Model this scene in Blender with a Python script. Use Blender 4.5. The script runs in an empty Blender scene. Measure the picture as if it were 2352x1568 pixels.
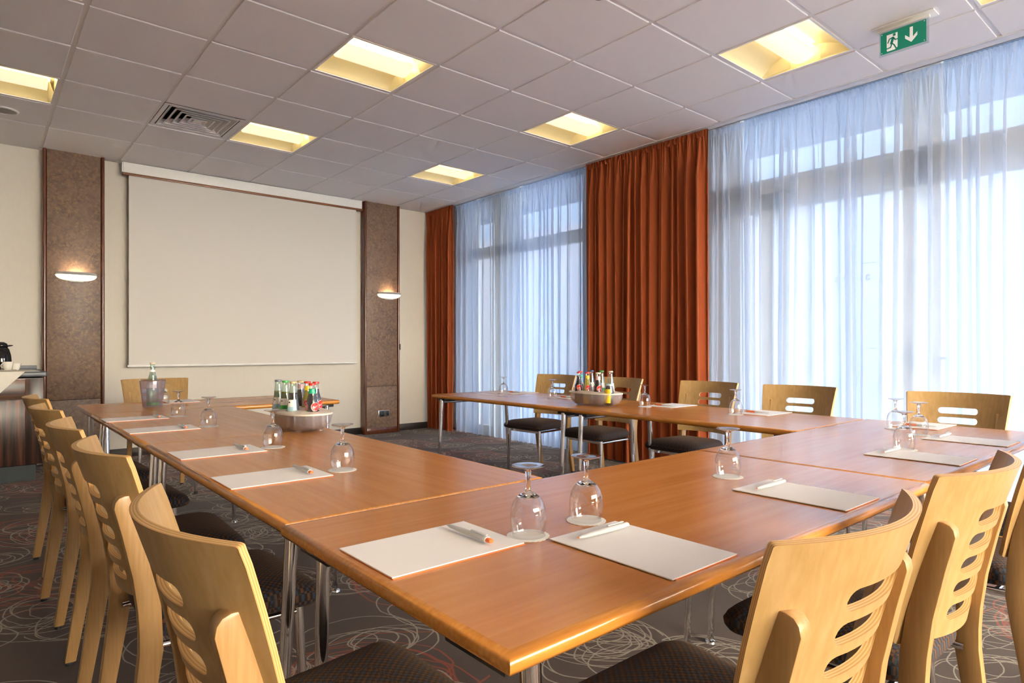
import bpy, bmesh, math, random
from mathutils import Vector, Matrix, geometry
PI = math.pi
random.seed(7)
scene = bpy.context.scene
C = scene.collection

# ------------------------------------------------------------------ camera, world, exposure
CAMZ = 1.105
cam = bpy.data.cameras.new('camera'); camo = bpy.data.objects.new('camera', cam); C.objects.link(camo)
cam.sensor_width = 36.0; cam.lens = 1450.6 / 2352 * 36.0
cam.shift_y = (798.9 - 784) / 2352.0
cam.clip_start = 0.02; cam.clip_end = 200
camo.location = (0.1613, -7.2447, CAMZ); camo.rotation_euler = (PI / 2, 0, -0.7043)
scene.camera = camo
scene.view_settings.view_transform = 'Standard'; scene.view_settings.look = 'None'
scene.view_settings.gamma = 1.0; scene.view_settings.use_curve_mapping = False
scene.view_settings.exposure = 0.76
SHADE_SKY = 1.75
SUNNY_SKY = 23.0
LAMP_STRENGTH = 6.5
w = bpy.data.worlds.new('sky'); scene.world = w; w.use_nodes = True
nt = w.node_tree; bg = nt.nodes['Background']
tcw = nt.nodes.new('ShaderNodeTexCoord'); dt = nt.nodes.new('ShaderNodeVectorMath'); dt.operation = 'DOT_PRODUCT'
nt.links.new(tcw.outputs['Generated'], dt.inputs[0]); dt.inputs[1].default_value = (-0.25, -0.93, 0.27)
mr = nt.nodes.new('ShaderNodeMapRange'); mr.interpolation_type = 'SMOOTHSTEP'; nt.links.new(dt.outputs['Value'], mr.inputs[0]); mr.inputs[1].default_value = 0.15; mr.inputs[2].default_value = 0.95
mxw = nt.nodes.new('ShaderNodeMix'); mxw.data_type = 'RGBA'; nt.links.new(mr.outputs[0], mxw.inputs[0])
mxw.inputs[6].default_value = (0.53 * SHADE_SKY, 0.69 * SHADE_SKY, 1.0 * SHADE_SKY, 1); mxw.inputs[7].default_value = (1.0 * SUNNY_SKY, 0.98 * SUNNY_SKY, 0.96 * SUNNY_SKY, 1)
nt.links.new(mxw.outputs[2], bg.inputs[0]); bg.inputs[1].default_value = 1.0
cy = scene.cycles
cy.max_bounces = 8; cy.diffuse_bounces = 4; cy.glossy_bounces = 3; cy.transmission_bounces = 8; cy.transparent_max_bounces = 14
cy.use_adaptive_sampling = True; cy.adaptive_threshold = 0.15; cy.use_light_tree = False
cy.caustics_reflective = False; cy.caustics_refractive = False; cy.sample_clamp_indirect = 6.0
cy.use_denoising = True

# ------------------------------------------------------------------ node helpers
class NT:
    def __init__(s, name):
        s.m = bpy.data.materials.new(name); s.m.use_nodes = True; s.t = s.m.node_tree; s.t.nodes.clear()
        s.out = s.t.nodes.new('ShaderNodeOutputMaterial')
    def n(s, typ, **kw):
        nd = s.t.nodes.new(typ)
        for k, v in kw.items(): setattr(nd, k, v)
        return nd
    def set(s, sock, v):
        if isinstance(v, bpy.types.NodeSocket): s.t.links.new(v, sock)
        elif isinstance(v, (tuple, list)) and len(v) == 3 and sock.type == 'RGBA': sock.default_value = (*v, 1)
        else: sock.default_value = v
    def math(s, op, a, b=None, c=None, clamp=False):
        nd = s.n('ShaderNodeMath', operation=op, use_clamp=clamp); s.set(nd.inputs[0], a)
        if b is not None: s.set(nd.inputs[1], b)
        if c is not None: s.set(nd.inputs[2], c)
        return nd.outputs[0]
    def vm(s, op, a, b=None):
        nd = s.n('ShaderNodeVectorMath', operation=op); s.set(nd.inputs[0], a)
        if b is not None:
            if op == 'SCALE': s.set(nd.inputs['Scale'], b)
            else: s.set(nd.inputs[1], b)
        return nd.outputs['Value'] if op in ('LENGTH', 'DOT_PRODUCT', 'DISTANCE') else nd.outputs[0]
    def mix(s, f, a, b, kind='MIX'):
        nd = s.n('ShaderNodeMix', data_type='RGBA', blend_type=kind); s.set(nd.inputs[0], f); s.set(nd.inputs[6], a); s.set(nd.inputs[7], b)
        return nd.outputs[2]
    def coord(s, kind='Object', scale=(1, 1, 1), rot=(0, 0, 0), loc=(0, 0, 0)):
        tc = s.n('ShaderNodeTexCoord'); mp = s.n('ShaderNodeMapping')
        s.t.links.new(tc.outputs[kind], mp.inputs[0]); mp.inputs['Scale'].default_value = scale
        mp.inputs['Rotation'].default_value = rot; mp.inputs['Location'].default_value = loc
        return mp.outputs[0]
    def noise(s, vec, scale=5, detail=3, rough=0.5, dist=0.0):
        nd = s.n('ShaderNodeTexNoise'); s.set(nd.inputs['Vector'], vec); nd.inputs['Scale'].default_value = scale
        nd.inputs['Detail'].default_value = detail; nd.inputs['Roughness'].default_value = rough; nd.inputs['Distortion'].default_value = dist
        return nd.outputs[0]
    def ramp(s, f, stops, interp='LINEAR'):
        nd = s.n('ShaderNodeValToRGB'); s.set(nd.inputs[0], f); cr = nd.color_ramp; cr.interpolation = interp
        while len(cr.elements) < len(stops): cr.elements.new(0.5)
        for e, (p, c) in zip(cr.elements, stops): e.position = p; e.color = (*c, 1) if len(c) == 3 else c
        return nd.outputs[0]
    def bump(s, h, strength=0.2, dist=0.002):
        nd = s.n('ShaderNodeBump'); s.set(nd.inputs['Height'], h); nd.inputs['Strength'].default_value = strength; nd.inputs['Distance'].default_value = dist
        return nd.outputs[0]
    def bsdf(s, **kw):
        nd = s.n('ShaderNodeBsdfPrincipled')
        names = dict(color='Base Color', rough='Roughness', metal='Metallic', spec='Specular IOR Level', trans='Transmission Weight', ior='IOR',
                     normal='Normal', emit='Emission Color', emits='Emission Strength', coat='Coat Weight', coatr='Coat Roughness', sheen='Sheen Weight', sheenr='Sheen Roughness', sheent='Sheen Tint', alpha='Alpha')
        for k, v in kw.items(): s.set(nd.inputs[names[k]], v)
        return nd.outputs[0]
    def done(s, sh): s.t.links.new(sh, s.out.inputs[0]); return s.m

def simple(name, color, rough=0.5, var=0.04, vscale=30, **kw):
    n = NT(name); f = n.noise(n.coord(), vscale, 3)
    a = tuple(max(0, c * (1 - var)) for c in color); b = tuple(min(1, c * (1 + var)) for c in color)
    return n.done(n.bsdf(color=n.mix(f, a, b), rough=rough, **kw))

M = {}
def wood(name, c0, c1, c2, rough=0.35, stretch=(1.0, 14, 14), scale=6, **kw):
    n = NT(name); v = n.coord(scale=stretch)
    f1 = n.noise(v, scale, 4, 0.55, 0.15); f2 = n.noise(v, scale * 9, 3, 0.6); f3 = n.noise(n.coord(), 2.0, 2)
    col = n.ramp(f1, [(0.28, c0), (0.5, c1), (0.74, c2)])
    col = n.mix(n.math('MULTIPLY', f2, 0.16), col, tuple(c * 0.55 for c in c0))
    col = n.mix(n.math('MULTIPLY', f3, 0.22), col, c2)
    return n.done(n.bsdf(color=col, rough=rough, **kw))
M['tabletop'] = wood('cherry_laminate', (0.56, 0.21, 0.045), (0.61, 0.245, 0.060), (0.665, 0.29, 0.084), 0.24, (0.7, 12, 12), 3.0, spec=0.9, ior=1.54)
M['edge'] = wood('cherry_edge', (0.44, 0.155, 0.018), (0.53, 0.20, 0.028), (0.61, 0.26, 0.05), 0.24, (3, 30, 30), 4.0, coat=0.35, coatr=0.15)
M['beech'] = wood('beech_veneer', (0.355, 0.21, 0.072), (0.41, 0.255, 0.098), (0.465, 0.30, 0.135), 0.30, (16, 16, 1.1), 4.0)
M['beech_leg'] = wood('beech_solid', (0.335, 0.185, 0.062), (0.40, 0.225, 0.083), (0.445, 0.265, 0.105), 0.34, (40, 40, 2.5), 4.0)
M['ply_light'] = simple('plywood_light', (0.66, 0.42, 0.17), 0.4)
M['ply_dark'] = simple('plywood_dark', (0.48, 0.26, 0.085), 0.45)
M['mahogany'] = wood('mahogany', (0.07, 0.018, 0.008), (0.115, 0.03, 0.012), (0.17, 0.05, 0.02), 0.22, (20, 20, 1.5), 4, coat=0.4, coatr=0.1)
M['strip_wood'] = wood('strip_wood', (0.14, 0.05, 0.02), (0.2, 0.075, 0.03), (0.26, 0.10, 0.04), 0.35, (1.5, 20, 20), 4)
M['white_paint'] = simple('white_paint', (0.80, 0.80, 0.78), 0.45)
M['screen'] = simple('screen_cloth', (0.65, 0.625, 0.585), 0.85, 0.01, 400)
M['ceiling_tile'] = None
n = NT('ceiling_tile'); v = n.coord(); f = n.noise(v, 260, 2); f2 = n.noise(v, 3, 3)
M['tile'] = n.done(n.bsdf(color=n.mix(f2, (0.89, 0.875, 0.90), (0.92, 0.905, 0.93)), rough=0.9, normal=n.bump(f, 0.25, 0.001)))
M['grid'] = simple('ceiling_grid', (0.87, 0.855, 0.87), 0.5)
n = NT('wallpaper'); v = n.coord(scale=(1, 1, 0.25)); f = n.noise(v, 160, 3); f2 = n.noise(v, 40, 2)
M['wall'] = n.done(n.bsdf(color=n.mix(f2, (0.66, 0.62, 0.545), (0.70, 0.66, 0.59)), rough=0.75, normal=n.bump(f, 0.35, 0.002)))
n = NT('mottled_panel'); v = n.coord()
f = n.noise(v, 7, 6, 0.7, 0.6); f2 = n.noise(v, 34, 8, 0.85, 0.2); f3 = n.noise(n.coord(loc=(5, 3, 1)), 3.2, 4)
col = n.ramp(f2, [(0.36, (0.085, 0.055, 0.045)), (0.48, (0.135, 0.088, 0.068)), (0.57, (0.26, 0.16, 0.09)), (0.68, (0.38, 0.25, 0.15))])
col = n.mix(n.ramp(f, [(0.4, (0, 0, 0)), (0.6, (0.75, 0.75, 0.75))]), col, n.mix(f3, (0.17, 0.115, 0.095), (0.25, 0.155, 0.095)))
M['panel'] = n.done(n.bsdf(color=col, rough=0.42, spec=0.4, normal=n.bump(f2, 0.3, 0.001)))
M['chrome'] = simple('chrome', (0.80, 0.80, 0.82), 0.09, 0.01, 5, metal=1.0)
M['steel'] = simple('brushed_steel', (0.62, 0.62, 0.62), 0.28, 0.05, 60, metal=1.0)
M['black'] = simple('black_plastic', (0.012, 0.012, 0.013), 0.4)
M['gloss_black'] = simple('gloss_black', (0.008, 0.008, 0.010), 0.06, 0.02, 5)
M['dark_base'] = simple('dark_skirting', (0.022, 0.014, 0.012), 0.4)
M['paper'] = simple('paper', (0.93, 0.905, 0.90), 0.8, 0.01, 60)
M['orange'] = simple('orange_print', (0.90, 0.20, 0.05), 0.5)
M['pen_body'] = simple('pen_body', (0.66, 0.67, 0.66), 0.3)
M['doily'] = simple('doily_paper', (0.93, 0.90, 0.86), 0.8)
M['cloth'] = simple('linen_cloth', (0.80, 0.76, 0.67), 0.8)
M['porcelain'] = simple('porcelain', (0.85, 0.82, 0.74), 0.12, 0.01)
M['grey_top'] = simple('grey_worktop', (0.10, 0.115, 0.135), 0.35, 0.1)
M['slate'] = simple('slate_plinth', (0.035, 0.05, 0.055), 0.4, 0.15, 12)
n = NT('macassar'); v = n.coord(scale=(1, 1, 0.04)); f = n.noise(v, 16, 4, 0.6, 0.3); f2 = n.noise(v, 90, 3)
col = n.ramp(f, [(0.36, (0.015, 0.011, 0.011)), (0.48, (0.045, 0.026, 0.020)), (0.58, (0.15, 0.062, 0.036)), (0.68, (0.30, 0.12, 0.06))])
M['macassar'] = n.done(n.bsdf(color=n.mix(n.math('MULTIPLY', f2, 0.4), col, (0.02, 0.015, 0.015)), rough=0.3))
n = NT('macassar_across'); v = n.coord(scale=(0.04, 0.04, 1)); f = n.noise(v, 22, 4, 0.6, 0.3)
M['macassar_h'] = n.done(n.bsdf(color=n.ramp(f, [(0.36, (0.02, 0.013, 0.011)), (0.5, (0.06, 0.032, 0.022)), (0.68, (0.20, 0.08, 0.042))]), rough=0.3))
# glass
def thin_glass(name, tint, refl=0.08, rough=0.02, edge=0.45):
    n = NT(name); tr = n.n('ShaderNodeBsdfTransparent'); n.set(tr.inputs[0], tint)
    gl = n.n('ShaderNodeBsdfGlossy'); gl.inputs['Roughness'].default_value = rough
    lw = n.n('ShaderNodeLayerWeight'); lw.inputs[0].default_value = 0.35
    f = n.math('ADD', n.math('MULTIPLY', lw.outputs['Facing'], edge), refl, clamp=True)
    ms = n.n('ShaderNodeMixShader'); n.set(ms.inputs[0], f); n.t.links.new(tr.outputs[0], ms.inputs[1]); n.t.links.new(gl.outputs[0], ms.inputs[2])
    return n.done(ms.outputs[0])
def brightened_acrylic(name, tint, haze, amount, refl, rough):  # diffuse haze put in to brighten the shaded inside of clear acrylic
    n = NT(name); tr = n.n('ShaderNodeBsdfTransparent'); n.set(tr.inputs[0], tint)
    gl = n.n('ShaderNodeBsdfGlossy'); gl.inputs['Roughness'].default_value = rough
    tl_ = n.n('ShaderNodeBsdfTranslucent'); n.set(tl_.inputs[0], haze); df_ = n.n('ShaderNodeBsdfDiffuse'); n.set(df_.inputs[0], haze)
    a_ = n.n('ShaderNodeMixShader'); a_.inputs[0].default_value = 0.5; n.t.links.new(tl_.outputs[0], a_.inputs[1]); n.t.links.new(df_.outputs[0], a_.inputs[2])
    b_ = n.n('ShaderNodeMixShader'); b_.inputs[0].default_value = amount; n.t.links.new(tr.outputs[0], b_.inputs[1]); n.t.links.new(a_.outputs[0], b_.inputs[2])
    lw = n.n('ShaderNodeLayerWeight'); lw.inputs[0].default_value = 0.35
    f = n.math('ADD', n.math('MULTIPLY', lw.outputs['Facing'], 0.22), refl, clamp=True)
    ms = n.n('ShaderNodeMixShader'); n.set(ms.inputs[0], f); n.t.links.new(b_.outputs[0], ms.inputs[1]); n.t.links.new(gl.outputs[0], ms.inputs[2])
    return n.done(ms.outputs[0])
M['pane'] = thin_glass('window_glass', (0.93, 0.97, 0.98), 0.03)
M['warm_fill_pane'] = thin_glass('warm_fill_glass', (1.0, 0.95, 0.86), 0.03)  # tint warms the daylight from the added back window
M['acrylic'] = brightened_acrylic('clear_acrylic', (0.985, 0.98, 0.99), (0.92, 0.84, 0.88), 0.20, 0.03, 0.06)
M['bucket'] = brightened_acrylic('lilac_acrylic', (0.90, 0.88, 0.93), (0.75, 0.70, 0.82), 0.12, 0.06, 0.12)
M['bottle_glass'] = thin_glass('bottle_glass', (0.93, 0.96, 0.95), 0.12, 0.03)
M['green_glass'] = thin_glass('green_glass', (0.80, 0.92, 0.84), 0.12, 0.03)
M['thin_crystal'] = thin_glass('thin_crystal', (0.985, 0.985, 0.99), 0.04, 0.0, 0.75)
M['foot_crystal'] = thin_glass('foot_crystal', (0.97, 0.97, 0.975), 0.16, 0.02, 0.7)
n = NT('crystal'); M['crystal'] = n.done(n.bsdf(color=(1, 1, 1), rough=0.0, trans=1.0, ior=1.46))
def liquid(name, c, rough=0.15): return simple(name, c, rough, 0.1, 40, coat=0.6, coatr=0.05)
M['cola'] = liquid('cola', (0.022, 0.007, 0.005)); M['juice'] = liquid('yellow_juice', (0.55, 0.42, 0.01)); M['apple'] = liquid('apple_drink', (0.20, 0.17, 0.015))
M['clearliq'] = liquid('clear_water', (0.26, 0.27, 0.14)); M['orangeliq'] = liquid('orange_drink', (0.6, 0.25, 0.05)); M['waterliq'] = thin_glass('water', (0.86, 0.92, 0.88), 0.1, 0.05)
M['brownliq'] = liquid('brown_drink', (0.035, 0.015, 0.008))
for k, c in dict(red=(0.75, 0.03, 0.02), blue=(0.05, 0.12, 0.30), greycap=(0.16, 0.19, 0.23), green=(0.05, 0.38, 0.08), teal=(0.02, 0.42, 0.22), gold=(0.55, 0.42, 0.2), beige=(0.70, 0.60, 0.45), yellow=(0.85, 0.62, 0.03), white=(0.85, 0.84, 0.80), ltblue=(0.35, 0.55, 0.62), pink=(0.65, 0.40, 0.42)).items():
    M['c_' + k] = simple('print_' + k, c, 0.35)
M['lid_beige'] = simple('beige_lid', (0.70, 0.64, 0.55), 0.4)
M['sign_green'] = simple('sign_green', (0.0, 0.30, 0.19), 0.3, 0.02)
n = NT('sign_white'); M['sign_white'] = n.done(n.bsdf(color=(0.9, 0.9, 0.9), rough=0.4, emit=(1, 1, 1), emits=0.12))
M['decal'] = simple('window_decal', (0.04, 0.05, 0.16), 0.5)
# upholstery
n = NT('check_upholstery'); tc = n.coord('Object', (1, 1, 1), (0, 0, 0))
ck = n.n('ShaderNodeTexChecker'); n.set(ck.inputs[0], n.coord('Object', (1, 1, 0.4), (0, 0, 0.0))); ck.inputs['Scale'].default_value = 130
ck.inputs['Color1'].default_value = (1, 1, 1, 1); ck.inputs['Color2'].default_value = (0, 0, 0, 1)
ck2 = n.n('ShaderNodeTexChecker'); n.set(ck2.inputs[0], n.coord('Object', (1, 1, 0.4), (0, 0, 0.0), (0.0077 / 2, 0, 0))); ck2.inputs['Scale'].default_value = 65
ck2.inputs['Color1'].default_value = (1, 1, 1, 1); ck2.inputs['Color2'].default_value = (0, 0, 0, 1)
sq = n.mix(ck2.outputs[1], (0.024, 0.046, 0.078), (0.13, 0.050, 0.017))
col = n.mix(ck.outputs[1], (0.012, 0.007, 0.006), sq)
f = n.noise(n.coord(scale=(1, 1, 1)), 900, 2)
M['fabric'] = n.done(n.bsdf(color=n.mix(n.math('MULTIPLY', f, 0.5), col, (0.02, 0.012, 0.01)), rough=0.85, sheen=0.12, sheenr=0.35, sheent=(0.8, 0.45, 0.2), normal=n.bump(f, 0.5, 0.001)))
# curtains
def cloth(name, c, c2, trans=0.25, sheen=0.2):
    n = NT(name); v = n.coord(scale=(1, 1, 1)); f = n.noise(v, 500, 2); f2 = n.noise(n.coord(scale=(1, 1, 0.15)), 14, 3)
    col = n.mix(f2, c, c2)
    b = n.bsdf(color=col, rough=0.8, sheen=sheen, sheenr=0.4, sheent=(1, 0.6, 0.3), normal=n.bump(f, 0.3, 0.001))
    t = n.n('ShaderNodeBsdfTranslucent'); n.set(t.inputs[0], col)
    ms = n.n('ShaderNodeMixShader'); ms.inputs[0].default_value = trans; n.t.links.new(b, ms.inputs[1]); n.t.links.new(t.outputs[0], ms.inputs[2])
    return n.done(ms.outputs[0])
M['curtain'] = cloth('rust_curtain', (0.33, 0.062, 0.014), (0.42, 0.092, 0.020), 0.12)
n = NT('sheer_voile'); v = n.coord(scale=(1, 1, 1)); f = n.noise(n.coord(scale=(1, 1, 0.02)), 300, 2); f2 = n.noise(n.coord(scale=(1, 1, 25)), 60, 2)
tr = n.n('ShaderNodeBsdfTransparent'); tr.inputs[0].default_value = (0.95, 0.97, 1, 1)
tl = n.n('ShaderNodeBsdfTranslucent'); tl.inputs[0].default_value = (0.82, 0.89, 1.0, 1)
df = n.n('ShaderNodeBsdfDiffuse'); df.inputs[0].default_value = (0.93, 0.91, 0.88, 1)
m1 = n.n('ShaderNodeMixShader'); m1.inputs[0].default_value = 0.22; n.t.links.new(tl.outputs[0], m1.inputs[1]); n.t.links.new(df.outputs[0], m1.inputs[2])
op = n.math('ADD', 0.62, n.math('MULTIPLY', n.math('ADD', f, f2), 0.10))
m2 = n.n('ShaderNodeMixShader'); n.set(m2.inputs[0], op); n.t.links.new(tr.outputs[0], m2.inputs[1]); n.t.links.new(m1.outputs[0], m2.inputs[2])
M['sheer'] = n.done(m2.outputs[0])
# lamp materials
n = NT('lamp_basket'); ck = n.n('ShaderNodeTexVoronoi'); n.set(ck.inputs['Vector'], n.coord()); ck.inputs['Scale'].default_value = 140; ck.inputs['Randomness'].default_value = 0
ec = n.mix(n.math('GREATER_THAN', ck.outputs['Distance'], 0.42), (1.0, 0.86, 0.50), (1.0, 0.70, 0.28))
M['basket'] = n.done(n.bsdf(color=(0.85, 0.78, 0.6), rough=0.5, emit=(1.0, 0.84, 0.54), emits=0.55))
n = NT('lamp_tube'); M['tube'] = n.done(n.bsdf(color=(0.9, 0.9, 0.9), emit=(1.0, 0.86, 0.60), emits=LAMP_STRENGTH))
M['wing'] = simple('lamp_reflector', (0.80, 0.70, 0.42), 0.35, 0.02)
n = NT('sconce_glow'); M['glow'] = n.done(n.bsdf(color=(0.9, 0.88, 0.82), rough=0.4, emit=(1.0, 0.88, 0.66), emits=0.75))
M['bulb'] = None
n = NT('sconce_bulb'); M['bulb'] = n.done(n.bsdf(color=(1, 1, 1), emit=(1.0, 0.72, 0.40), emits=220))
M['sconce_grey'] = simple('sconce_metal', (0.55, 0.55, 0.54), 0.4)
M['vent_dark'] = simple('duct_dark', (0.01, 0.01, 0.01), 0.9)
# carpet
n = NT('scribble_carpet'); geo = n.n('ShaderNodeNewGeometry'); pos = geo.outputs['Position']
warp = n.n('ShaderNodeTexNoise'); n.set(warp.inputs['Vector'], pos); warp.inputs['Scale'].default_value = 5; warp.inputs['Detail'].default_value = 2
fz = n.n('ShaderNodeTexNoise'); n.set(fz.inputs['Vector'], pos); fz.inputs['Scale'].default_value = 420; fz.inputs['Detail'].default_value = 2
wp = n.vm('ADD', pos, n.vm('SCALE', n.vm('SUBTRACT', warp.outputs['Color'], (0.5, 0.5, 0.5)), 0.05))
wp = n.vm('ADD', wp, n.vm('SCALE', n.vm('SUBTRACT', fz.outputs['Color'], (0.5, 0.5, 0.5)), 0.004))
def scribbles(scale, rot, loc, rings, width, seed, rnd=0.55):
    mp = n.n('ShaderNodeMapping'); n.set(mp.inputs[0], wp); mp.inputs['Scale'].default_value = (scale, scale, 0); mp.inputs['Rotation'].default_value = (0, 0, rot); mp.inputs['Location'].default_value = (*loc, 0)
    vo = n.n('ShaderNodeTexVoronoi', voronoi_dimensions='2D'); n.set(vo.inputs['Vector'], mp.outputs[0]); vo.inputs['Scale'].default_value = 1; vo.inputs['Randomness'].default_value = rnd
    dlt = n.vm('SUBTRACT', mp.outputs[0], vo.outputs['Position']); rc = n.vm('SUBTRACT', vo.outputs['Color'], (0.5, 0.5, 0.5))
    rg = random.Random(seed); acc = None
    for k in range(rings):
        ox, oy = rg.uniform(-.15, .15), rg.uniform(-.10, .10)
        vv = n.vm('ADD', dlt, (ox, oy, 0)); vv = n.vm('ADD', vv, n.vm('SCALE', rc, rg.uniform(-.28, .28)))
        a = rg.uniform(0, PI); sx = rg.uniform(1.0, 1.7)
        mp2 = n.n('ShaderNodeMapping'); n.set(mp2.inputs[0], vv); mp2.inputs['Rotation'].default_value = (0, 0, a); mp2.inputs['Scale'].default_value = (1, sx, 0)
        d = n.vm('LENGTH', mp2.outputs[0])
        l = n.math('SUBTRACT', 1.0, n.math('DIVIDE', n.math('ABSOLUTE', n.math('SUBTRACT', d, rg.uniform(.16, .43))), width), clamp=True)
        acc = l if acc is None else n.math('MAXIMUM', acc, l)
    return acc, vo.outputs['Color']
a1, _ = scribbles(1.75, 0.3, (0.3, 0.1), 9, 0.0080, 1)
a2, _ = scribbles(1.45, 1.1, (0.8, 0.45), 9, 0.0072, 2)
a3, rc3 = scribbles(1.15, 0.7, (0.25, 0.9), 12, 0.0085, 3)
sep = n.n('ShaderNodeSeparateColor'); n.set(sep.inputs[0], rc3)
beige = n.math('MAXIMUM', a1, a2)
base = n.mix(fz.outputs[0], (0.050, 0.028, 0.021), (0.078, 0.046, 0.035))
orange = n.math('MULTIPLY', a3, n.math('GREATER_THAN', sep.outputs[0], 0.42))
col = n.mix(n.math('MULTIPLY', orange, 0.75), base, (0.42, 0.065, 0.022))
col = n.mix(n.math('MULTIPLY', beige, 0.85), col, (0.47, 0.40, 0.31))
M['carpet'] = n.done(n.bsdf(color=col, rough=0.95, spec=0.15, sheen=0.15, normal=n.bump(fz.outputs[0], 0.6, 0.002)))
# exterior
M['canopy'] = simple('canopy_soffit', (0.40, 0.47, 0.62), 0.8)
M['bounce_paving'] = simple('bounce_paving', (0.80, 0.83, 0.90), 0.9, 0.12, 3)  # unseen ground, pale and cool so it bounces light onto the ceiling
M['facade'] = simple('facade_plaster', (0.20, 0.22, 0.25), 0.9)
M['facade_pink'] = simple('facade_pink', (0.21, 0.21, 0.25), 0.9)
M['facade_glass'] = simple('facade_glass', (0.2, 0.24, 0.32), 0.3)
M['hedge'] = simple('hedge_green', (0.22, 0.30, 0.22), 0.9, 0.3, 6)
M['frame_grey'] = simple('window_frame_cream', (0.84, 0.79, 0.68), 0.4)

# ------------------------------------------------------------------ mesh helpers
class MB:
    def __init__(s): s.v = []; s.f = []; s.mi = []
    def add(s, vs, fs, mi=0):
        o = len(s.v); s.v += [tuple(p) for p in vs]; s.f += [tuple(i + o for i in f) for f in fs]; s.mi += [mi] * len(fs); return s
    def box(s, x0, x1, y0, y1, z0, z1, mi=0):
        vs = [(x, y, z) for z in (z0, z1) for y in (y0, y1) for x in (x0, x1)]
        return s.add(vs, [(0, 2, 3, 1), (4, 5, 7, 6), (0, 1, 5, 4), (2, 6, 7, 3), (0, 4, 6, 2), (1, 3, 7, 5)], mi)
    def lathe(s, prof, seg=24, c=(0, 0, 0), cap0=True, cap1=True, mi=0, sx=1, sy=1, closed=False):
        vs = []; fs = []; k = len(prof)
        for (r, z) in prof:
            for i in range(seg):
                a = 2 * PI * i / seg; vs.append((c[0] + r * sx * math.cos(a), c[1] + r * sy * math.sin(a), c[2] + z))
        for j in range(k if closed else k - 1):
            for i in range(seg):
                a0 = j * seg + i; a1 = j * seg + (i + 1) % seg; jn = (j + 1) % k
                fs.append((a0, a1, jn * seg + (i + 1) % seg, jn * seg + i))
        if cap0 and not closed: fs.append(tuple(reversed(range(seg))))
        if cap1 and not closed: fs.append(tuple((k - 1) * seg + i for i in range(seg)))
        return s.add(vs, fs, mi)
    def tube(s, pts, r, seg=12, r2=None, mi=0):
        pts = [Vector(p) for p in pts]; vs = []; fs = []; nP = len(pts)
        up = Vector((0, 0, 1))
        for j, p in enumerate(pts):
            d = (pts[min(j + 1, nP - 1)] - pts[max(j - 1, 0)]).normalized()
            a = d.cross(up)
            if a.length < 0.05: a = d.cross(Vector((1, 0, 0)))
            a.normalize(); b = d.cross(a).normalized(); rr = r + ((r2 - r) * j / (nP - 1) if r2 is not None else 0)
            for i in range(seg):
                t = 2 * PI * i / seg; vs.append(p + a * rr * math.cos(t) + b * rr * math.sin(t))
        for j in range(nP - 1):
            for i in range(seg): fs.append((j * seg + i, j * seg + (i + 1) % seg, (j + 1) * seg + (i + 1) % seg, (j + 1) * seg + i))
        fs.append(tuple(reversed(range(seg)))); fs.append(tuple((nP - 1) * seg + i for i in range(seg)))
        return s.add(vs, fs, mi)
    def prism(s, poly, mat, h, mi=0):
        """poly in 2D, extruded by h along local z, mapped by 4x4 matrix"""
        k = len(poly); vs = [mat @ Vector((x, y, 0)) for x, y in poly] + [mat @ Vector((x, y, h)) for x, y in poly]
        fs = [tuple(reversed(range(k))), tuple(range(k, 2 * k))] + [(i, (i + 1) % k, (i + 1) % k + k, i + k) for i in range(k)]
        return s.add(vs, fs, mi)

def mesh_of(name, mb, mats, smooth=False, bevel=0.0, recalc=True, merge=False, ang=40, segs=2):
    me = bpy.data.meshes.new(name); me.from_pydata(mb.v, [], mb.f)
    for m in (mats if isinstance(mats, (list, tuple)) else [mats]): me.materials.append(m)
    for p, i in zip(me.polygons, mb.mi): p.material_index = i
    bm = bmesh.new(); bm.from_mesh(me)
    if merge: bmesh.ops.remove_doubles(bm, verts=bm.verts, dist=1e-5)
    if recalc: bmesh.ops.recalc_face_normals(bm, faces=bm.faces)
    if bevel > 0:
        es = [e for e in bm.edges if len(e.link_faces) == 2 and e.calc_face_angle(0) > math.radians(35)]
        bmesh.ops.bevel(bm, geom=es, offset=bevel, segments=segs, profile=0.5, affect='EDGES', clamp_overlap=True)
    if smooth or bevel > 0:
        for f in bm.faces: f.smooth = True
        for e in bm.edges:
            if len(e.link_faces) == 2: e.smooth = e.calc_face_angle(0) < math.radians(ang)
    bm.to_mesh(me); bm.free(); return me

def obj(name, mb, mats, parent=None, loc=(0, 0, 0), rot=(0, 0, 0), **kw):
    me = mb if isinstance(mb, bpy.types.Mesh) else mesh_of(name, mb, mats, **kw)
    o = bpy.data.objects.new(name, me); C.objects.link(o); o.location = loc; o.rotation_euler = rot
    if parent: o.parent = parent
    return o
def tag(o, label, cat, group=None):
    o['label'] = label; o['category'] = cat
    if group: o['group'] = group
    return o
def thing(name, label, cat, loc=(0, 0, 0), rz=0, group=None):
    o = bpy.data.objects.new(name, None); C.objects.link(o); o.location = loc; o.rotation_euler = (0, 0, rz); o.empty_display_size = 0.1
    return tag(o, label, cat, group)
def struct(name, mb, m, parent=None, **kw):
    o = obj(name, mb, m, parent, **kw)
    if parent is None: o['kind'] = 'structure'
    return o
def dup(root, label, loc, rz=0, group=None):
    def cp(o, par):
        c = o.copy(); C.objects.link(c)
        if par is not None: c.parent = par
        for ch in o.children: cp(ch, c)
        return c
    r = cp(root, None); r.location = loc; r.rotation_euler = (0, 0, rz); r['label'] = label
    if group: r['group'] = group
    return r
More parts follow.
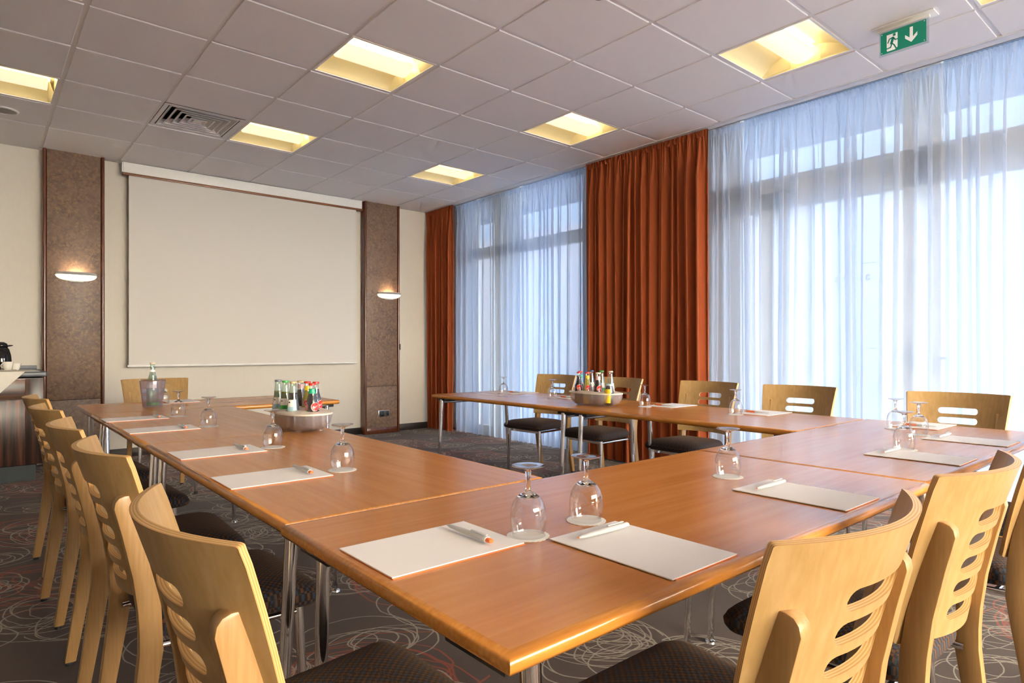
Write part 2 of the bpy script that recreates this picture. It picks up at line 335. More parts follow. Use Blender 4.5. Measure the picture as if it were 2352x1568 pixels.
def text_mb(txt, size, align='CENTER', depth=0.0):
    cu = bpy.data.curves.new('txt', 'FONT'); cu.body = txt; cu.size = size; cu.align_x = align; cu.align_y = 'CENTER'; cu.extrude = depth; cu.resolution_u = 3
    o = bpy.data.objects.new('txt', cu); C.objects.link(o)
    dg = bpy.context.evaluated_depsgraph_get(); me = bpy.data.meshes.new_from_object(o.evaluated_get(dg))
    mb = MB(); mb.add([tuple(v.co) for v in me.vertices], [tuple(p.vertices) for p in me.polygons])
    bpy.data.objects.remove(o); bpy.data.curves.remove(cu); bpy.data.meshes.remove(me); return mb
def remap(mb, fn): mb.v = [fn(*p) for p in mb.v]; return mb

# ------------------------------------------------------------------ room shell
T = 0.625; ZC = 2.981
X0, X1, Y0, Y1 = -2.6, 5.30, -11.6, 0.20
XE = 4.852            # edge of the tiled ceiling, curtain pocket beyond
struct('floor', MB().box(X0 - .2, X1 + .1, Y0 - .2, Y1 + .2, -0.12, 0), M['carpet'])
struct('wall_far', MB().box(X0 - .2, X1 + .2, Y1, Y1 + .2, -0.1, 3.5), M['wall'])
# walls out of view; glazing behind the camera is added to light the room
struct('wall_left', MB().box(X0 - .2, X0, Y0, Y1, -0.1, 3.5), M['wall'])
mb = MB().box(X0 - .2, X1 + .2, Y0 - .2, Y0, -0.1, .12).box(X0 - .2, X1 + .2, Y0 - .2, Y0, 2.93, 3.5)
mb.box(X0 - .2, .3, Y0 - .2, Y0, 0, 3)  # closed here to keep the added window's light off the left chairs
for k in range(4): x = .3 + k * (X1 - .3) / 3; mb.box(x - .06, x + .06, Y0 - .2, Y0, 0, 3)
struct('wall_back', mb, M['wall'])
struct('fill_window', MB().box(.3, X1, Y0 - .11, Y0 - .10, .1, 2.95), M['warm_fill_pane'])  # added window, out of view, that throws fill light into the room
# window wall: piers around the two openings
AY0, AY1 = -2.62, -0.35; BY0, BY1 = -9.2, -4.10; WTOP = 3.32
mb = MB()
mb.box(X1 - .10, X1 + .15, AY1, Y1, 0, WTOP); mb.box(X1 - .10, X1 + .15, BY1, AY0, 0, WTOP); mb.box(X1 - .10, X1 + .15, Y0, BY0, 0, WTOP)
mb.box(X1 - .10, X1 + .15, Y0, Y1, WTOP, 3.5)
struct('wall_right', mb, M['white_paint'])
# slab above
struct('trim_1', MB().box(X0 - .2, X1 + .15, Y0 - .2, Y1 + .2, 3.5, 3.6), M['white_paint'])
lamps = [(3, 5), (3, 2), (6, 5), (6, 2), (6, 8), (0, 2), (0, 5), (3, 8), (0, 8), (6, 10), (3, 11), (0, 11), (-3, 5), (-3, 8)]
VENT = (2, 2)
mb = MB(); g = 0.013
holes = set(lamps) | {VENT}
for i in range(-4, 8):
    for j in range(0, 18):
        xa, xb = i * T + g, min((i + 1) * T, XE + (g if i == 7 else 0)) - g
        if i == -4: xa = X0 + .02
        ya, yb = -(j + 1) * T + g, -j * T - g
        if j == 0: yb = 0.165
        if (i, j) in holes: continue
        if i == 7: xb = XE - 0.004
        e = 0.006; zb, zt = ZC - 0.007, ZC + 0.006
        vs = [(xa, ya, zt), (xb, ya, zt), (xb, yb, zt), (xa, yb, zt), (xa, ya, zb + .002), (xb, ya, zb + .002), (xb, yb, zb + .002), (xa, yb, zb + .002),
              (xa + .002, ya + .002, zb), (xb - .002, ya + .002, zb), (xb - .002, yb - .002, zb), (xa + .002, yb - .002, zb)]
        mb.add(vs, [(8, 11, 10, 9), (4, 5, 9, 8)[::-1], (5, 6, 10, 9)[::-1], (6, 7, 11, 10)[::-1], (7, 4, 8, 11)[::-1], (0, 1, 5, 4)[::-1], (1, 2, 6, 5)[::-1], (2, 3, 7, 6)[::-1], (3, 0, 4, 7)[::-1], (0, 1, 2, 3)])
ceil = struct('ceiling', mb, M['tile'], recalc=False)
mb = MB()
for i in range(-4, 8):
    x = i * T; mb.box(x - g - .001, x + g + .001, Y0, Y1, ZC, ZC + .035)
for j in range(1, 19):
    y = -j * T; mb.box(X0, XE, y - g - .001, y + g + .001, ZC + .0005, ZC + .034)
struct('ceiling_grid', mb, M['grid'], ceil)
mb = MB(); mb.box(X0, XE, 0.155, Y1, ZC - .004, ZC + .02); mb.box(XE - .003, XE + .006, Y0, Y1, ZC - .012, ZC + .3)
mb.box(XE + .012, XE + .016, Y0, Y1, ZC - .010, ZC + .02); mb.box(XE + .006, XE + .12, Y0, Y1, ZC - .004, ZC + .02)
struct('trim_2', mb, M['grid'])
mb = MB(); mb.box(XE, X1, Y0, Y1, 3.30, 3.32)
struct('trim_3', mb, M['white_paint'])
# skirting boards on the far wall, between the pilasters
mb = MB()
for a, b in ((1.135, 3.93), (4.44, 5.2), (X0, .60)): mb.box(a, b, Y1 - .016, Y1, 0, 0.085)
struct('baseboard_far', mb, M['dark_base'], bevel=0.003)

# ------------------------------------------------------------------ pilasters
def pilaster(x0, x1, label):
    t = thing('wall_pilaster', label, 'wall panel', ((x0 + x1) / 2, Y1, 0)); h = (x1 - x0) / 2; D = -(Y1 - 0.085)
    s = 0.032
    obj('panel', MB().box(-h + s, h - s, D + .004, -.001, 0.612, ZC - .005).box(-h + s, h - s, D + .004, -.001, 0.075, 0.608), M['panel'], t, bevel=0.001)
    obj('plinth', MB().box(-h + s, h - s, D - .004, -.001, 0, 0.075), M['mahogany'], t, bevel=0.002)
    for sg in (-1, 1):
        mb = MB(); a, b = (-h, -h + s - .004) if sg < 0 else (h - s + .004, h)
        pts = []
        for k in range(9):
            an = PI * k / 8; pts.append(((a + b) / 2 - math.cos(an) * (b - a) / 2, D - .012 * math.sin(an)))
        poly = [(a, -.001)] + pts + [(b, -.001)]
        mb.prism(poly, Matrix.Translation((0, 0, 0)), ZC - .005)
        obj('edge_moulding', mb, M['mahogany'], t, smooth=True, ang=50)
    return t
pilaster(0.640, 1.130, 'mottled brown wall pilaster with mahogany edges at left, nearest the dark sideboard')
pilaster(3.932, 4.436, 'mottled brown wall pilaster with double power socket, beside the rust curtain')

# sconces
def sconce(x, z, label):
    t = thing('wall_sconce', label, 'wall lamp', (x, 0.089, z))
    def half(a, b, zz, n_=25): return [(-a * math.cos(PI * k / (n_ - 1)), -b * math.sin(PI * k / (n_ - 1)), zz) for k in range(n_)]
    def loft(rings, off=0):
        mb = MB(); k = len(rings[0])
        vs = [p for r in rings for p in r]
        mb.add(vs, [(j * k + i, j * k + i + 1, (j + 1) * k + i + 1, (j + 1) * k + i) for j in range(len(rings) - 1) for i in range(k - 1)]); return mb
    o = obj('front_visor', loft([half(.166, .150, .028), half(.168, .152, .021), half(.160, .134, .006), half(.146, .104, -.008), half(.145, .102, -.003), half(.158, .130, .012), half(.164, .146, .026), half(.166, .150, .028)]), M['sconce_grey'], t, smooth=True)
    o = obj('bowl', loft([half(.167, .128, .004), half(.162, .116, -.008), half(.150, .096, -.022), half(.128, .072, -.034), half(.095, .048, -.043), half(.05, .026, -.048), half(.001, .002, -.049)]), M['glow'], t, smooth=True)
    obj('wall_mount', MB().box(-.055, .055, -.03, -.001, -.060, -.045), M['sconce_grey'], t, bevel=.004)
    obj('bulb', MB().tube([(-.04, -.05, .0), (.04, -.05, .0)], .006), M['bulb'], t)
    return t
sconce(0.900, 1.795, 'crescent-shaped white wall sconce glowing on the left brown pilaster')
sconce(4.275, 1.795, 'crescent-shaped white wall sconce glowing on the right brown pilaster')
# outlets and switch
t = thing('power_outlet', 'black double power socket low on the right brown pilaster', 'socket', (4.205, 0.088, 0.255))
for k in (-1, 1):
    o = obj('socket_plate', MB().box(k * .037 - .035, k * .037 + .035, -.012, 0, -.036, .036), M['black'], t, bevel=.003)
    obj('socket_well', MB().lathe([(.018, 0), (.018, .002)], 20, (0, 0, 0)), M['gloss_black'], o, loc=(k * .037, -.0125, 0), rot=(PI / 2, 0, 0))
obj('bezel', MB().box(-.078, .078, -.006, 0, -.040, .040), M['steel'], t, bevel=.002)
t = thing('light_switch', 'small dark brown wall switch beside the right brown pilaster', 'switch', (4.475, Y1 - .001, 1.12))
obj('switch_plate', MB().box(-.038, .038, -.012, 0, -.04, .04), M['dark_base'], t, bevel=.003)
obj('rocker', MB().box(-.025, .025, -.017, -.011, -.028, .028), M['black'], t, bevel=.002)

# ------------------------------------------------------------------ projection screen
t = thing('projection_screen', 'large white projection screen pulled down from its ceiling case', 'projection screen', (2.59, Y1, 0))
xa, xb = 1.287 - 2.59, 3.895 - 2.59; D0 = 0.08 - Y1
obj('case', MB().box(xa, xb, D0, -.002, 2.862, 2.968), M['white_paint'], t, bevel=.004)
obj('wood_strip', MB().box(xa - .004, xb + .004, D0 - .012, D0 + .05, 2.838, 2.862), M['strip_wood'], t, bevel=.002)
obj('end_plate', MB().box(xa - .010, xa - .001, D0 - .003, -.004, 2.866, 2.964), M['steel'], t)
obj('screen_fabric', MB().box(1.336 - 2.59, 3.812 - 2.59, D0 + .006, D0 + .008, 0.93, 2.85), M['screen'], t)
obj('bottom_bar', MB().tube([(1.322 - 2.59, D0 + .007, .922), (3.826 - 2.59, D0 + .007, .922)], .013, 14), M['white_paint'], t, smooth=True)

# ------------------------------------------------------------------ ceiling lamps
def make_lamp(label, i, j):
    t = thing('ceiling_lamp', label, 'ceiling light', ((i + .5) * T, -(j + .5) * T, ZC), 0, 'recessed ceiling lamps'); h = T / 2 - .016
    mb = MB(); zt = .115
    mb.box(-h, h, -h, h, zt, zt + .01)
    for a, b, c, d in ((-h - .004, -h, -h, h), (h, h + .004, -h, h), (-h, h, -h - .004, -h), (-h, h, h, h + .004)): mb.box(a, b, c, d, -.002, zt + .005)
    obj('housing', mb, M['wing'], t)
    fr = MB()
    for a, b, c, d in ((-h - .004, -h + .010, -h, h), (h - .010, h + .004, -h, h), (-h, h, -h - .004, -h + .010), (-h, h, h - .010, h + .004)): fr.box(a, b, c, d, -.006, -.002)
    obj('rim', fr, M['grid'], t)
    for sg in (-1, 1):
        mb = MB(); prof = []
        for k in range(13):
            a = k / 12; y = sg * (h - .008 - a * .19); z = .002 + .085 * math.sin(a * PI / 2) ** .8 + .01 * a; prof.append((y, z))
        xs = h - .028
        mb.add([(sx * xs, y, z) for (y, z) in prof for sx in (-1, 1)], [(2 * k, 2 * k + 1, 2 * k + 3, 2 * k + 2) for k in range(12)])
        obj('reflector_wing', mb, M['wing'], t, smooth=True)
        for sx in (-1, 1):
            ends = MB(); vs = []
            for k, (y, z) in enumerate(prof): vs += [(sx * xs, y, z), (sx * (h - .002), y * 1.0, 0.0 + z * 0.12)]
            ends.add(vs, [(2 * k, 2 * k + 1, 2 * k + 3, 2 * k + 2) for k in range(12)])
            obj('reflector_end', ends, M['wing'], t, smooth=True)
    mb = MB(); prof = []; R = .088
    for k in range(15):
        a = PI * k / 14; prof.append((R * math.cos(a), .052 - .052 * math.sin(a)))
    xs = h - .05
    mb.add([(sx * xs, y, z) for (y, z) in prof for sx in (-1, 1)], [(2 * k, 2 * k + 1, 2 * k + 3, 2 * k + 2) for k in range(14)])
    for sx in (-1, 1): mb.add([(sx * xs, y, z) for (y, z) in prof], [tuple(range(15))])
    b = obj('basket', mb, M['basket'], t, smooth=True, ang=60)
    for sg in (-1, 1): obj('lamp_tube', MB().tube([(-h + .03, sg * .055, .092), (h - .03, sg * .055, .092)], .012, 10), M['tube'], t)
    return t
LL = {(3, 5): 'square recessed ceiling lamp, large and lit, left of centre at the top', (3, 2): 'recessed ceiling lamp directly beside the square air vent', (6, 5): 'recessed ceiling lamp above the middle of the wide rust curtain',
      (6, 2): 'smallest-looking recessed ceiling lamp, farthest one above the right pilaster', (6, 8): 'recessed ceiling lamp just left of the green exit sign', (0, 2): 'recessed ceiling lamp cut by the left edge, beside the round speaker',
      (6, 10): 'recessed ceiling lamp at the top right corner, right of the exit sign'}
lamp0 = make_lamp(LL[(3, 5)], 3, 5)
for (i, j) in lamps[1:]:
    dup(lamp0, LL.get((i, j), 'recessed ceiling lamp behind or above the camera, outside the photo'), ((i + .5) * T, -(j + .5) * T, ZC))
# vent
t = thing('air_vent', 'square ceiling air vent with nested slanted louvres', 'air vent', ((VENT[0] + .5) * T, -(VENT[1] + .5) * T, ZC)); h = T / 2 - .016
obj('duct_box', MB().box(-h, h, -h, h, .10, .11).box(-h, -h + .003, -h, h, 0, .1).box(h - .003, h, -h, h, 0, .1).box(-h, h, -h, -h + .003, 0, .1).box(-h, h, h - .003, h, 0, .1), M['vent_dark'], t)
def sqring(a0, z0, a1, z1, th=.002):
    mb = MB(); r = []
    for (a, z) in ((a0, z0), (a1, z1), (a1, z1 + th), (a0, z0 + th)): r += [(-a, -a, z), (a, -a, z), (a, a, z), (-a, a, z)]
    mb.add(r, [(k * 4 + i, k * 4 + (i + 1) % 4, ((k + 1) % 4) * 4 + (i + 1) % 4, ((k + 1) % 4) * 4 + i) for k in range(4) for i in range(4)]); return mb
obj('vent_rim', sqring(h, -.005, h - .032, -.005), M['grid'], t)
for k in range(5):
    a = h - .062 - k * .048
    mb = sqring(a + .022, -.004, a - .020, .034, .0025); m2 = sqring(a + .022, -.005, a + .012, -.005, .003); mb.add(m2.v, m2.f)
    obj('louvre', mb, M['grid'], t)
obj('centre_plate', MB().box(-.03, .03, -.03, .03, -.004, 0), M['grid'], t)
# speaker
t = thing('ceiling_speaker', 'round grey ceiling speaker grille at the left edge', 'speaker', (0.335, -0.88, ZC - .007))
obj('grille', MB().lathe([(.078, 0), (.076, -.006), (.05, -.009), (.001, -.010)], 40, cap0=False, cap1=False), simple('speaker_grille', (0.30, 0.28, 0.27), 0.6, 0.2, 300), t, smooth=True)
obj('rim', MB().lathe([(.076, -.004), (.080, -.010), (.092, -.006), (.093, 0)], 40, cap0=False, cap1=False), M['grid'], t, smooth=True)
t = thing('smoke_detector', 'small dark detector on a ceiling tile at the top edge', 'detector', (2.690, -4.985, ZC - .007))
obj('detector_base', MB().lathe([(.03, 0), (.03, -.006), (.022, -.010), (.001, -.011)], 24, cap0=False, cap1=False), M['c_greycap'], t, smooth=True)
obj('sensor', MB().lathe([(.008, -.010), (.008, -.014), (.001, -.015)], 12, cap0=False, cap1=False), M['black'], t, smooth=True)

# ------------------------------------------------------------------ exit sign
t = thing('exit_sign', 'green emergency exit sign with running figure and down arrow hanging from ceiling', 'exit sign', (4.215, -5.936, ZC - .007))
obj('ceiling_plate', MB().box(-.045, .055, -.165, .155, -.010, 0), M['white_paint'], t, bevel=.003)
obj('channel', MB().box(-.012, .012, -.135, .130, -.024, -.009), M['white_paint'], t, bevel=.002)
obj('acrylic_sheet', MB().box(-.0015, .0045, -.130, .125, -.165, -.02), thin_glass('sign_acrylic', (0.9, 0.93, 0.95), 0.1), t, bevel=.0012)
obj('green_panel', MB().box(-.004, -.0018, -.118, .116, -.153, -.030), M['sign_green'], t)
# local frame on the face that looks towards -x: u (right as seen) = -y, v = up
def face(poly, x=-.0045, h=.0006):
    mb = MB(); mb.prism([(u, v) for u, v in poly], Matrix(((0, 0, 1, x), (-1, 0, 0, 0), (0, 1, 0, -.0915), (0, 0, 0, 1))), h); return mb
pic = MB()
def addto(a, b): a.add(b.v, b.f, 0)
# doorway, white, as seen: left third
addto(pic, face([(-.083, -.046), (-.083, .043), (-.026, .043), (-.026, -.040), (-.040, -.052), (-.080, -.052)]))
obj('doorway_pictogram', pic, M['sign_white'], t)
def limb(pts, w):
    mb = MB()
    for (a, b) in zip(pts[:-1], pts[1:]):
        d = Vector((b[0] - a[0], b[1] - a[1])); L = d.length; d.normalize(); nn = Vector((-d.y, d.x)) * w
        e = d * w * .6
        addto(mb, face([(a[0] - e.x + nn.x, a[1] - e.y + nn.y), (a[0] - e.x - nn.x, a[1] - e.y - nn.y), (b[0] + e.x - nn.x, b[1] + e.y - nn.y), (b[0] + e.x + nn.x, b[1] + e.y + nn.y)], -.0052))
    return mb
man = limb([(-.050, .018), (-.058, -.012)], .007)
for seg_ in ([(-.050, .022), (-.068, .016), (-.077, -.004)], [(-.048, .020), (-.038, .004), (-.024, .004)], [(-.056, -.012), (-.062, -.034), (-.088, -.036)], [(-.056, -.010), (-.044, -.024), (-.034, -.046)]):
    addto(man, limb(seg_, .0032))
addto(man, face([(-.043 + .008 * math.cos(a * PI / 8), .034 + .008 * math.sin(a * PI / 8)) for a in range(16)], -.0052))
obj('running_figure', man, M['sign_green'], t)
arr = MB(); addto(arr, face([(.036, .046), (.052, .046), (.052, -.012), (.074, .010), (.074, -.010), (.044, -.040), (.012, -.010), (.012, .010), (.036, -.012)]))
obj('down_arrow', arr, M['sign_white'], t)
st = MB()
for u in (-.109, .109):
    for v in (-.054, .054): addto(st, face([(u + .003 * math.cos(a * PI / 4), v + .003 * math.sin(a * PI / 4)) for a in range(8)]))
obj('fixing_stud', st, M['sign_white'], t)

# ------------------------------------------------------------------ windows and exterior
XW = 5.25
def frame_bars(name, bars, depth=(XW - .03, XW + .03)):
    mb = MB()
    for (ya, yb, za, zb) in bars: mb.box(depth[0], depth[1], ya, yb, za, zb)
    return mb
wA = struct('window_1', frame_bars('', [(AY0, AY0 + .12, 0, WTOP), (AY1 - .21, AY1, 0, WTOP), (-1.43, -.90, 0, WTOP), (AY0, AY1, 2.275, 2.415), (AY0, AY1, 0, .10)]), M['frame_grey'])
obj('window_pane', MB().box(XW - .004, XW + .004, AY0, AY1, 0.05, WTOP), M['pane'], wA)
wB = struct('door_1', frame_bars('', [(BY1 - .25, BY1, 0, WTOP), (-4.78, -4.53, 0, 2.4), (-5.845, -5.611, 0, WTOP), (-7.1, -6.87, 0, WTOP), (-8.2, -8.0, 0, WTOP), (BY0, BY0 + .1, 0, WTOP), (BY0, BY1, 2.25, 2.52), (BY0, BY1, 0, .12)]), M['frame_grey'])
obj('door_pane', MB().box(XW - .004, XW + .004, BY0, BY1, 0.05, WTOP), M['pane'], wB)
for yh, dr in ((-5.665, 1), (-5.79, -1)):
    mb = MB(); mb.box(XW - .045, XW - .03, yh - .016, yh + .016, .94, 1.12); mb.tube([(XW - .04, yh, 1.035), (XW - .085, yh, 1.035), (XW - .085, yh + dr * .13, 1.035)], .010, 10)
    obj('door_handle', mb, M['steel'], wB, smooth=True)
# mirrored door lettering (read from outside)
dec = MB()
for txt, y in (('a', -5.367), ('c', -5.315), ('r', -5.192), ('a', -5.144)):
    m_ = text_mb(txt, .092); remap(m_, lambda x, yy, z, y=y: (XW - .006, y + x, 1.640 + yy)); dec.add(m_.v, m_.f)
fl = []
for a in range(40):
    an = 2 * PI * a / 40; r = .026 * (0.72 + .28 * abs(math.cos(2.5 * an))); fl.append((XW - .006, -5.245 + r * math.cos(an), 1.652 + r * math.sin(an)))
dec.add(fl, [tuple(range(40))])
sq_ = []
for a in range(30):
    sq_.append((XW - .0065, -5.06 - a * .006, 1.575 + .010 * math.sin(a * .9) * (1 - a / 60) + .006 * math.sin(a * .21)))
dec.tube(sq_, .0012, 5)
obj('door_lettering', dec, M['decal'], wB, recalc=False)
# outside
M['street'] = simple('asphalt_street', (0.11, 0.135, 0.18), 0.9, 0.1, 3)
struct('ground', MB().box(5.45, 60, -40, 30, -.15, -.10), M['street'])
struct('bounce_ground', MB().box(-30, X0 - .21, -40, 30, -.15, -.10).box(X0 - .21, 5.45, -40, Y0 - .21, -.15, -.10), M['bounce_paving'])  # unseen ground outside the added window, laid to light the ceiling
o = obj('entrance_canopy', MB().box(5.46, 6.5, -12, 6, 3.117, 3.30), M['canopy']); tag(o, 'grey-blue canopy slab outside above the glass doors', 'canopy')
def building(x, y0, y1, h, m, label, rows, cols):
    t = thing('street_building', label, 'building', (x, (y0 + y1) / 2, -.1)); W = y1 - y0
    obj('facade_wall', MB().box(0, 6, -W / 2, W / 2, 0, h), m, t)
    for r in range(rows):
        for c in range(cols):
            yy = -W / 2 + (c + .5) * W / cols; zz = 1.2 + r * 3.0
            o = obj('facade_window', MB().box(-.03, .05, yy - .6, yy + .6, zz, zz + 1.6), M['facade_glass'], t)
    obj('cornice', MB().box(-.3, 6.1, -W / 2 - .1, W / 2 + .1, h, h + .3), m, t)
building(24, -30, 3.5, 7.4, M['facade'], 'pale building across the street behind the sheer door curtain', 2, 10)
building(24.4, 3.7, 30, 7.4, M['facade_pink'], 'pinkish building across the street behind the short sheer curtain', 2, 8)

# ------------------------------------------------------------------ curtains
def drape(y0, y1, xc, z0, z1, amp, lam, omega, seed, header=True, step=.0035, nz=26, flare=0.0, topamp=.011, toplam=.026):
    rg = random.Random(seed); L = y1 - y0; N = int(L / step)
    # variable wavelength phase and amplitude
    knots = []; y = 0
    while y < L + .3: l = lam * rg.uniform(.55, 1.6); knots.append((y, l, rg.uniform(.45, 1.0))); y += l
    ph = []; 
    ki = 0
    for i in range(N + 1):
        y = i * step
        while ki + 1 < len(knots) and knots[ki + 1][0] <= y: ki += 1
        a, l, am = knots[ki]; u = (y - a) / l
        am2 = knots[min(ki + 1, len(knots) - 1)][2]
        ph.append((ki + u, am + (am2 - am) * (u * u * (3 - 2 * u))))
    zs = []
    for k in range(nz + 1):
        t_ = k / nz; zs.append(t_)
    zs = sorted(set([0, .004] + [1 - (1 - t_) ** 1.6 for t_ in zs]))
    vs = []; 
    drift = [rg.uniform(-1, 1) for _ in range(8)]
    for t_ in zs:
        z = z1 - (z1 - z0) * t_
        bt = min(1, t_ / .14); bt = bt * bt * (3 - 2 * bt)
        for i in range(N + 1):
            y = i * step; p, am = ph[i]; an = 2 * PI * p
            pt = 2 * PI * y / toplam
            dx = (1 - bt) * topamp * math.sin(pt + .7 * math.sin(y * 9)) + bt * amp * am * (math.sin(an) + .18 * math.sin(2 * an + drift[int(p) % 8]) + .10 * math.sin(an * .37 + t_ * 3))
            dy = (1 - bt) * .003 * math.sin(2 * pt) + bt * omega * am * math.sin(2 * an)
            dy += bt * .012 * math.sin(p * 1.3 + t_ * 2.2 + drift[int(p) % 8])
            sway = flare * (y / L - .5) * t_ * t_
            vs.append((xc + dx, y0 + y + dy + sway, z))
    k = N + 1; fs = [(j * k + i, j * k + i + 1, (j + 1) * k + i + 1, (j + 1) * k + i) for j in range(len(zs) - 1) for i in range(N)]
    mb = MB(); mb.add(vs, fs); return mb, vs, k
def curtain(name, label, y0, y1, xc, m, amp, lam, omega, seed, z0=.015, z1=2.965, **kw):
    t = thing(name, label, 'curtain', (xc, (y0 + y1) / 2, 0))
    mb, _, _ = drape(y0 - (y0 + y1) / 2, y1 - (y0 + y1) / 2, 0, z0, z1, amp, lam, omega, seed, **kw)
    obj('drape', mb, m, t, smooth=True, recalc=False, ang=180)
    tp, _, _ = drape(y0 - (y0 + y1) / 2, y1 - (y0 + y1) / 2, -.004, z1 - .055, z1 + .004, kw.get('topamp', .012), .05, 0, seed + 1, nz=3)
    obj('heading_tape', tp, m, t, smooth=True, recalc=False, ang=180)
    return t
curtain('rust_curtain', 'narrow rust-orange curtain hanging in the far corner', -0.47, 0.16, 4.905, M['curtain'], .050, .085, .026, 3, flare=-.06)
curtain('rust_curtain', 'wide rust-orange curtain hanging between the two windows', -4.235, -2.83, 4.905, M['curtain'], .054, .082, .028, 5, flare=0)
curtain('sheer_curtain', 'shorter white sheer curtain between the two rust curtains', -2.88, -0.44, 4.985, M['sheer'], .036, .105, .036, 8, z0=.02)
curtain('sheer_curtain', 'wide white sheer curtain over the glass doors at right', -9.1, -4.19, 4.985, M['sheer'], .042, .135, .050, 11, z0=.02)
mb = MB(); mb.box(XE + .02, XE + .035, Y0, Y1, ZC - .004, ZC + .012); mb.box(XE + .11, XE + .125, Y0, Y1, ZC - .004, ZC + .012)
o = obj('curtain_track', mb, M['grid']); tag(o, 'white double curtain track along the ceiling edge above all curtains', 'curtain rail')

# ------------------------------------------------------------------ tables
TZ = 0.73
def make_table(L, W, label, loc, rz, ee=.003):
    t = thing('meeting_table', label, 'table', loc, rz, 'cherry meeting tables'); a, b = L / 2, W / 2; e = .016
    obj('tabletop', MB().box(-a + ee, a - ee, -b + e, b - e, TZ - .026, TZ), M['tabletop'], t)
    mb = MB(); prof = [(e, 0), (e * .55, -.0008), (e * .2, -.004), (0, -.010), (0, -.019), (e * .3, -.026), (e, -.029)]
    rings = []
    for (d, z) in prof: q = d * ee / e; rings.append([(-a + q, -b + d, TZ + z), (a - q, -b + d, TZ + z), (a - q, b - d, TZ + z), (-a + q, b - d, TZ + z)])
    rings.append(rings[0]); k = len(rings) - 1
    vs = [p for r in rings[:-1] for p in r]
    mb.add(vs, [(j * 4 + i, j * 4 + (i + 1) % 4, ((j + 1) % k) * 4 + (i + 1) % 4, ((j + 1) % k) * 4 + i) for j in range(k) for i in range(4)])
    obj('edge_band', mb, M['edge'], t, smooth=True, ang=50)
    for sx in (-1, 1):
        xl = sx * (a - .075)
        mbr = MB(); mbr.tube([(xl, -b + .07, TZ - .062), (xl, b - .07, TZ - .062)], .010, 12)
        obj('cross_rail', mbr, M['chrome'], t, smooth=True)
        for sy in (-1, 1):
            yl = sy * (b - .048)
            l = obj('leg', MB().tube([(xl, yl, TZ - .040), (xl, yl + sy * .018, .35), (xl + 0, yl + sy * .034, .018)], .0152, 16, .0125), M['chrome'], t, smooth=True)
            obj('glide', MB().lathe([(.006, .02), (.006, .012), (.018, .006), (.020, 0)], 16, (xl, yl + sy * .035, 0)), M['chrome'], l, smooth=True)
            obj('bracket', MB().box(xl - .05, xl + .05, yl - sy * .13 if sy > 0 else yl - .008, yl + .008 if sy > 0 else yl - sy * .13, TZ - .050, TZ - .0265), M['black'], t, bevel=.003)
    return t
def table_at(x0, x1, y0, y1, label):
    if x1 - x0 > y1 - y0: return make_table(x1 - x0, y1 - y0, label, ((x0 + x1) / 2, (y0 + y1) / 2, 0), 0, .003 if y0 > -4 else .012)
    return make_table(y1 - y0, x1 - x0, label, ((x0 + x1) / 2, (y0 + y1) / 2, 0), PI / 2)
table_at(.655, 2.188, -6.660, -5.905, 'cherry meeting table in the front, its bare corner nearest the camera')
table_at(2.191, 3.765, -6.660, -5.905, 'cherry meeting table at right under the cluster of glasses near the door curtain')
table_at(.662, 1.425, -5.901, -4.460, 'cherry meeting table on the left side, nearer one carrying two glasses')
table_at(.662, 1.430, -4.456, -2.966, 'cherry meeting table on the left side holding the left bottle carrier')
table_at(.668, 2.165, -2.962, -2.215, 'cherry meeting table at the far end below the projection screen')
table_at(2.985, 3.760, -5.901, -4.456, 'cherry meeting table on the window side holding the right bottle carrier')
table_at(2.985, 3.755, -4.452, -2.915, 'cherry meeting table at the far window side with open chrome legs')

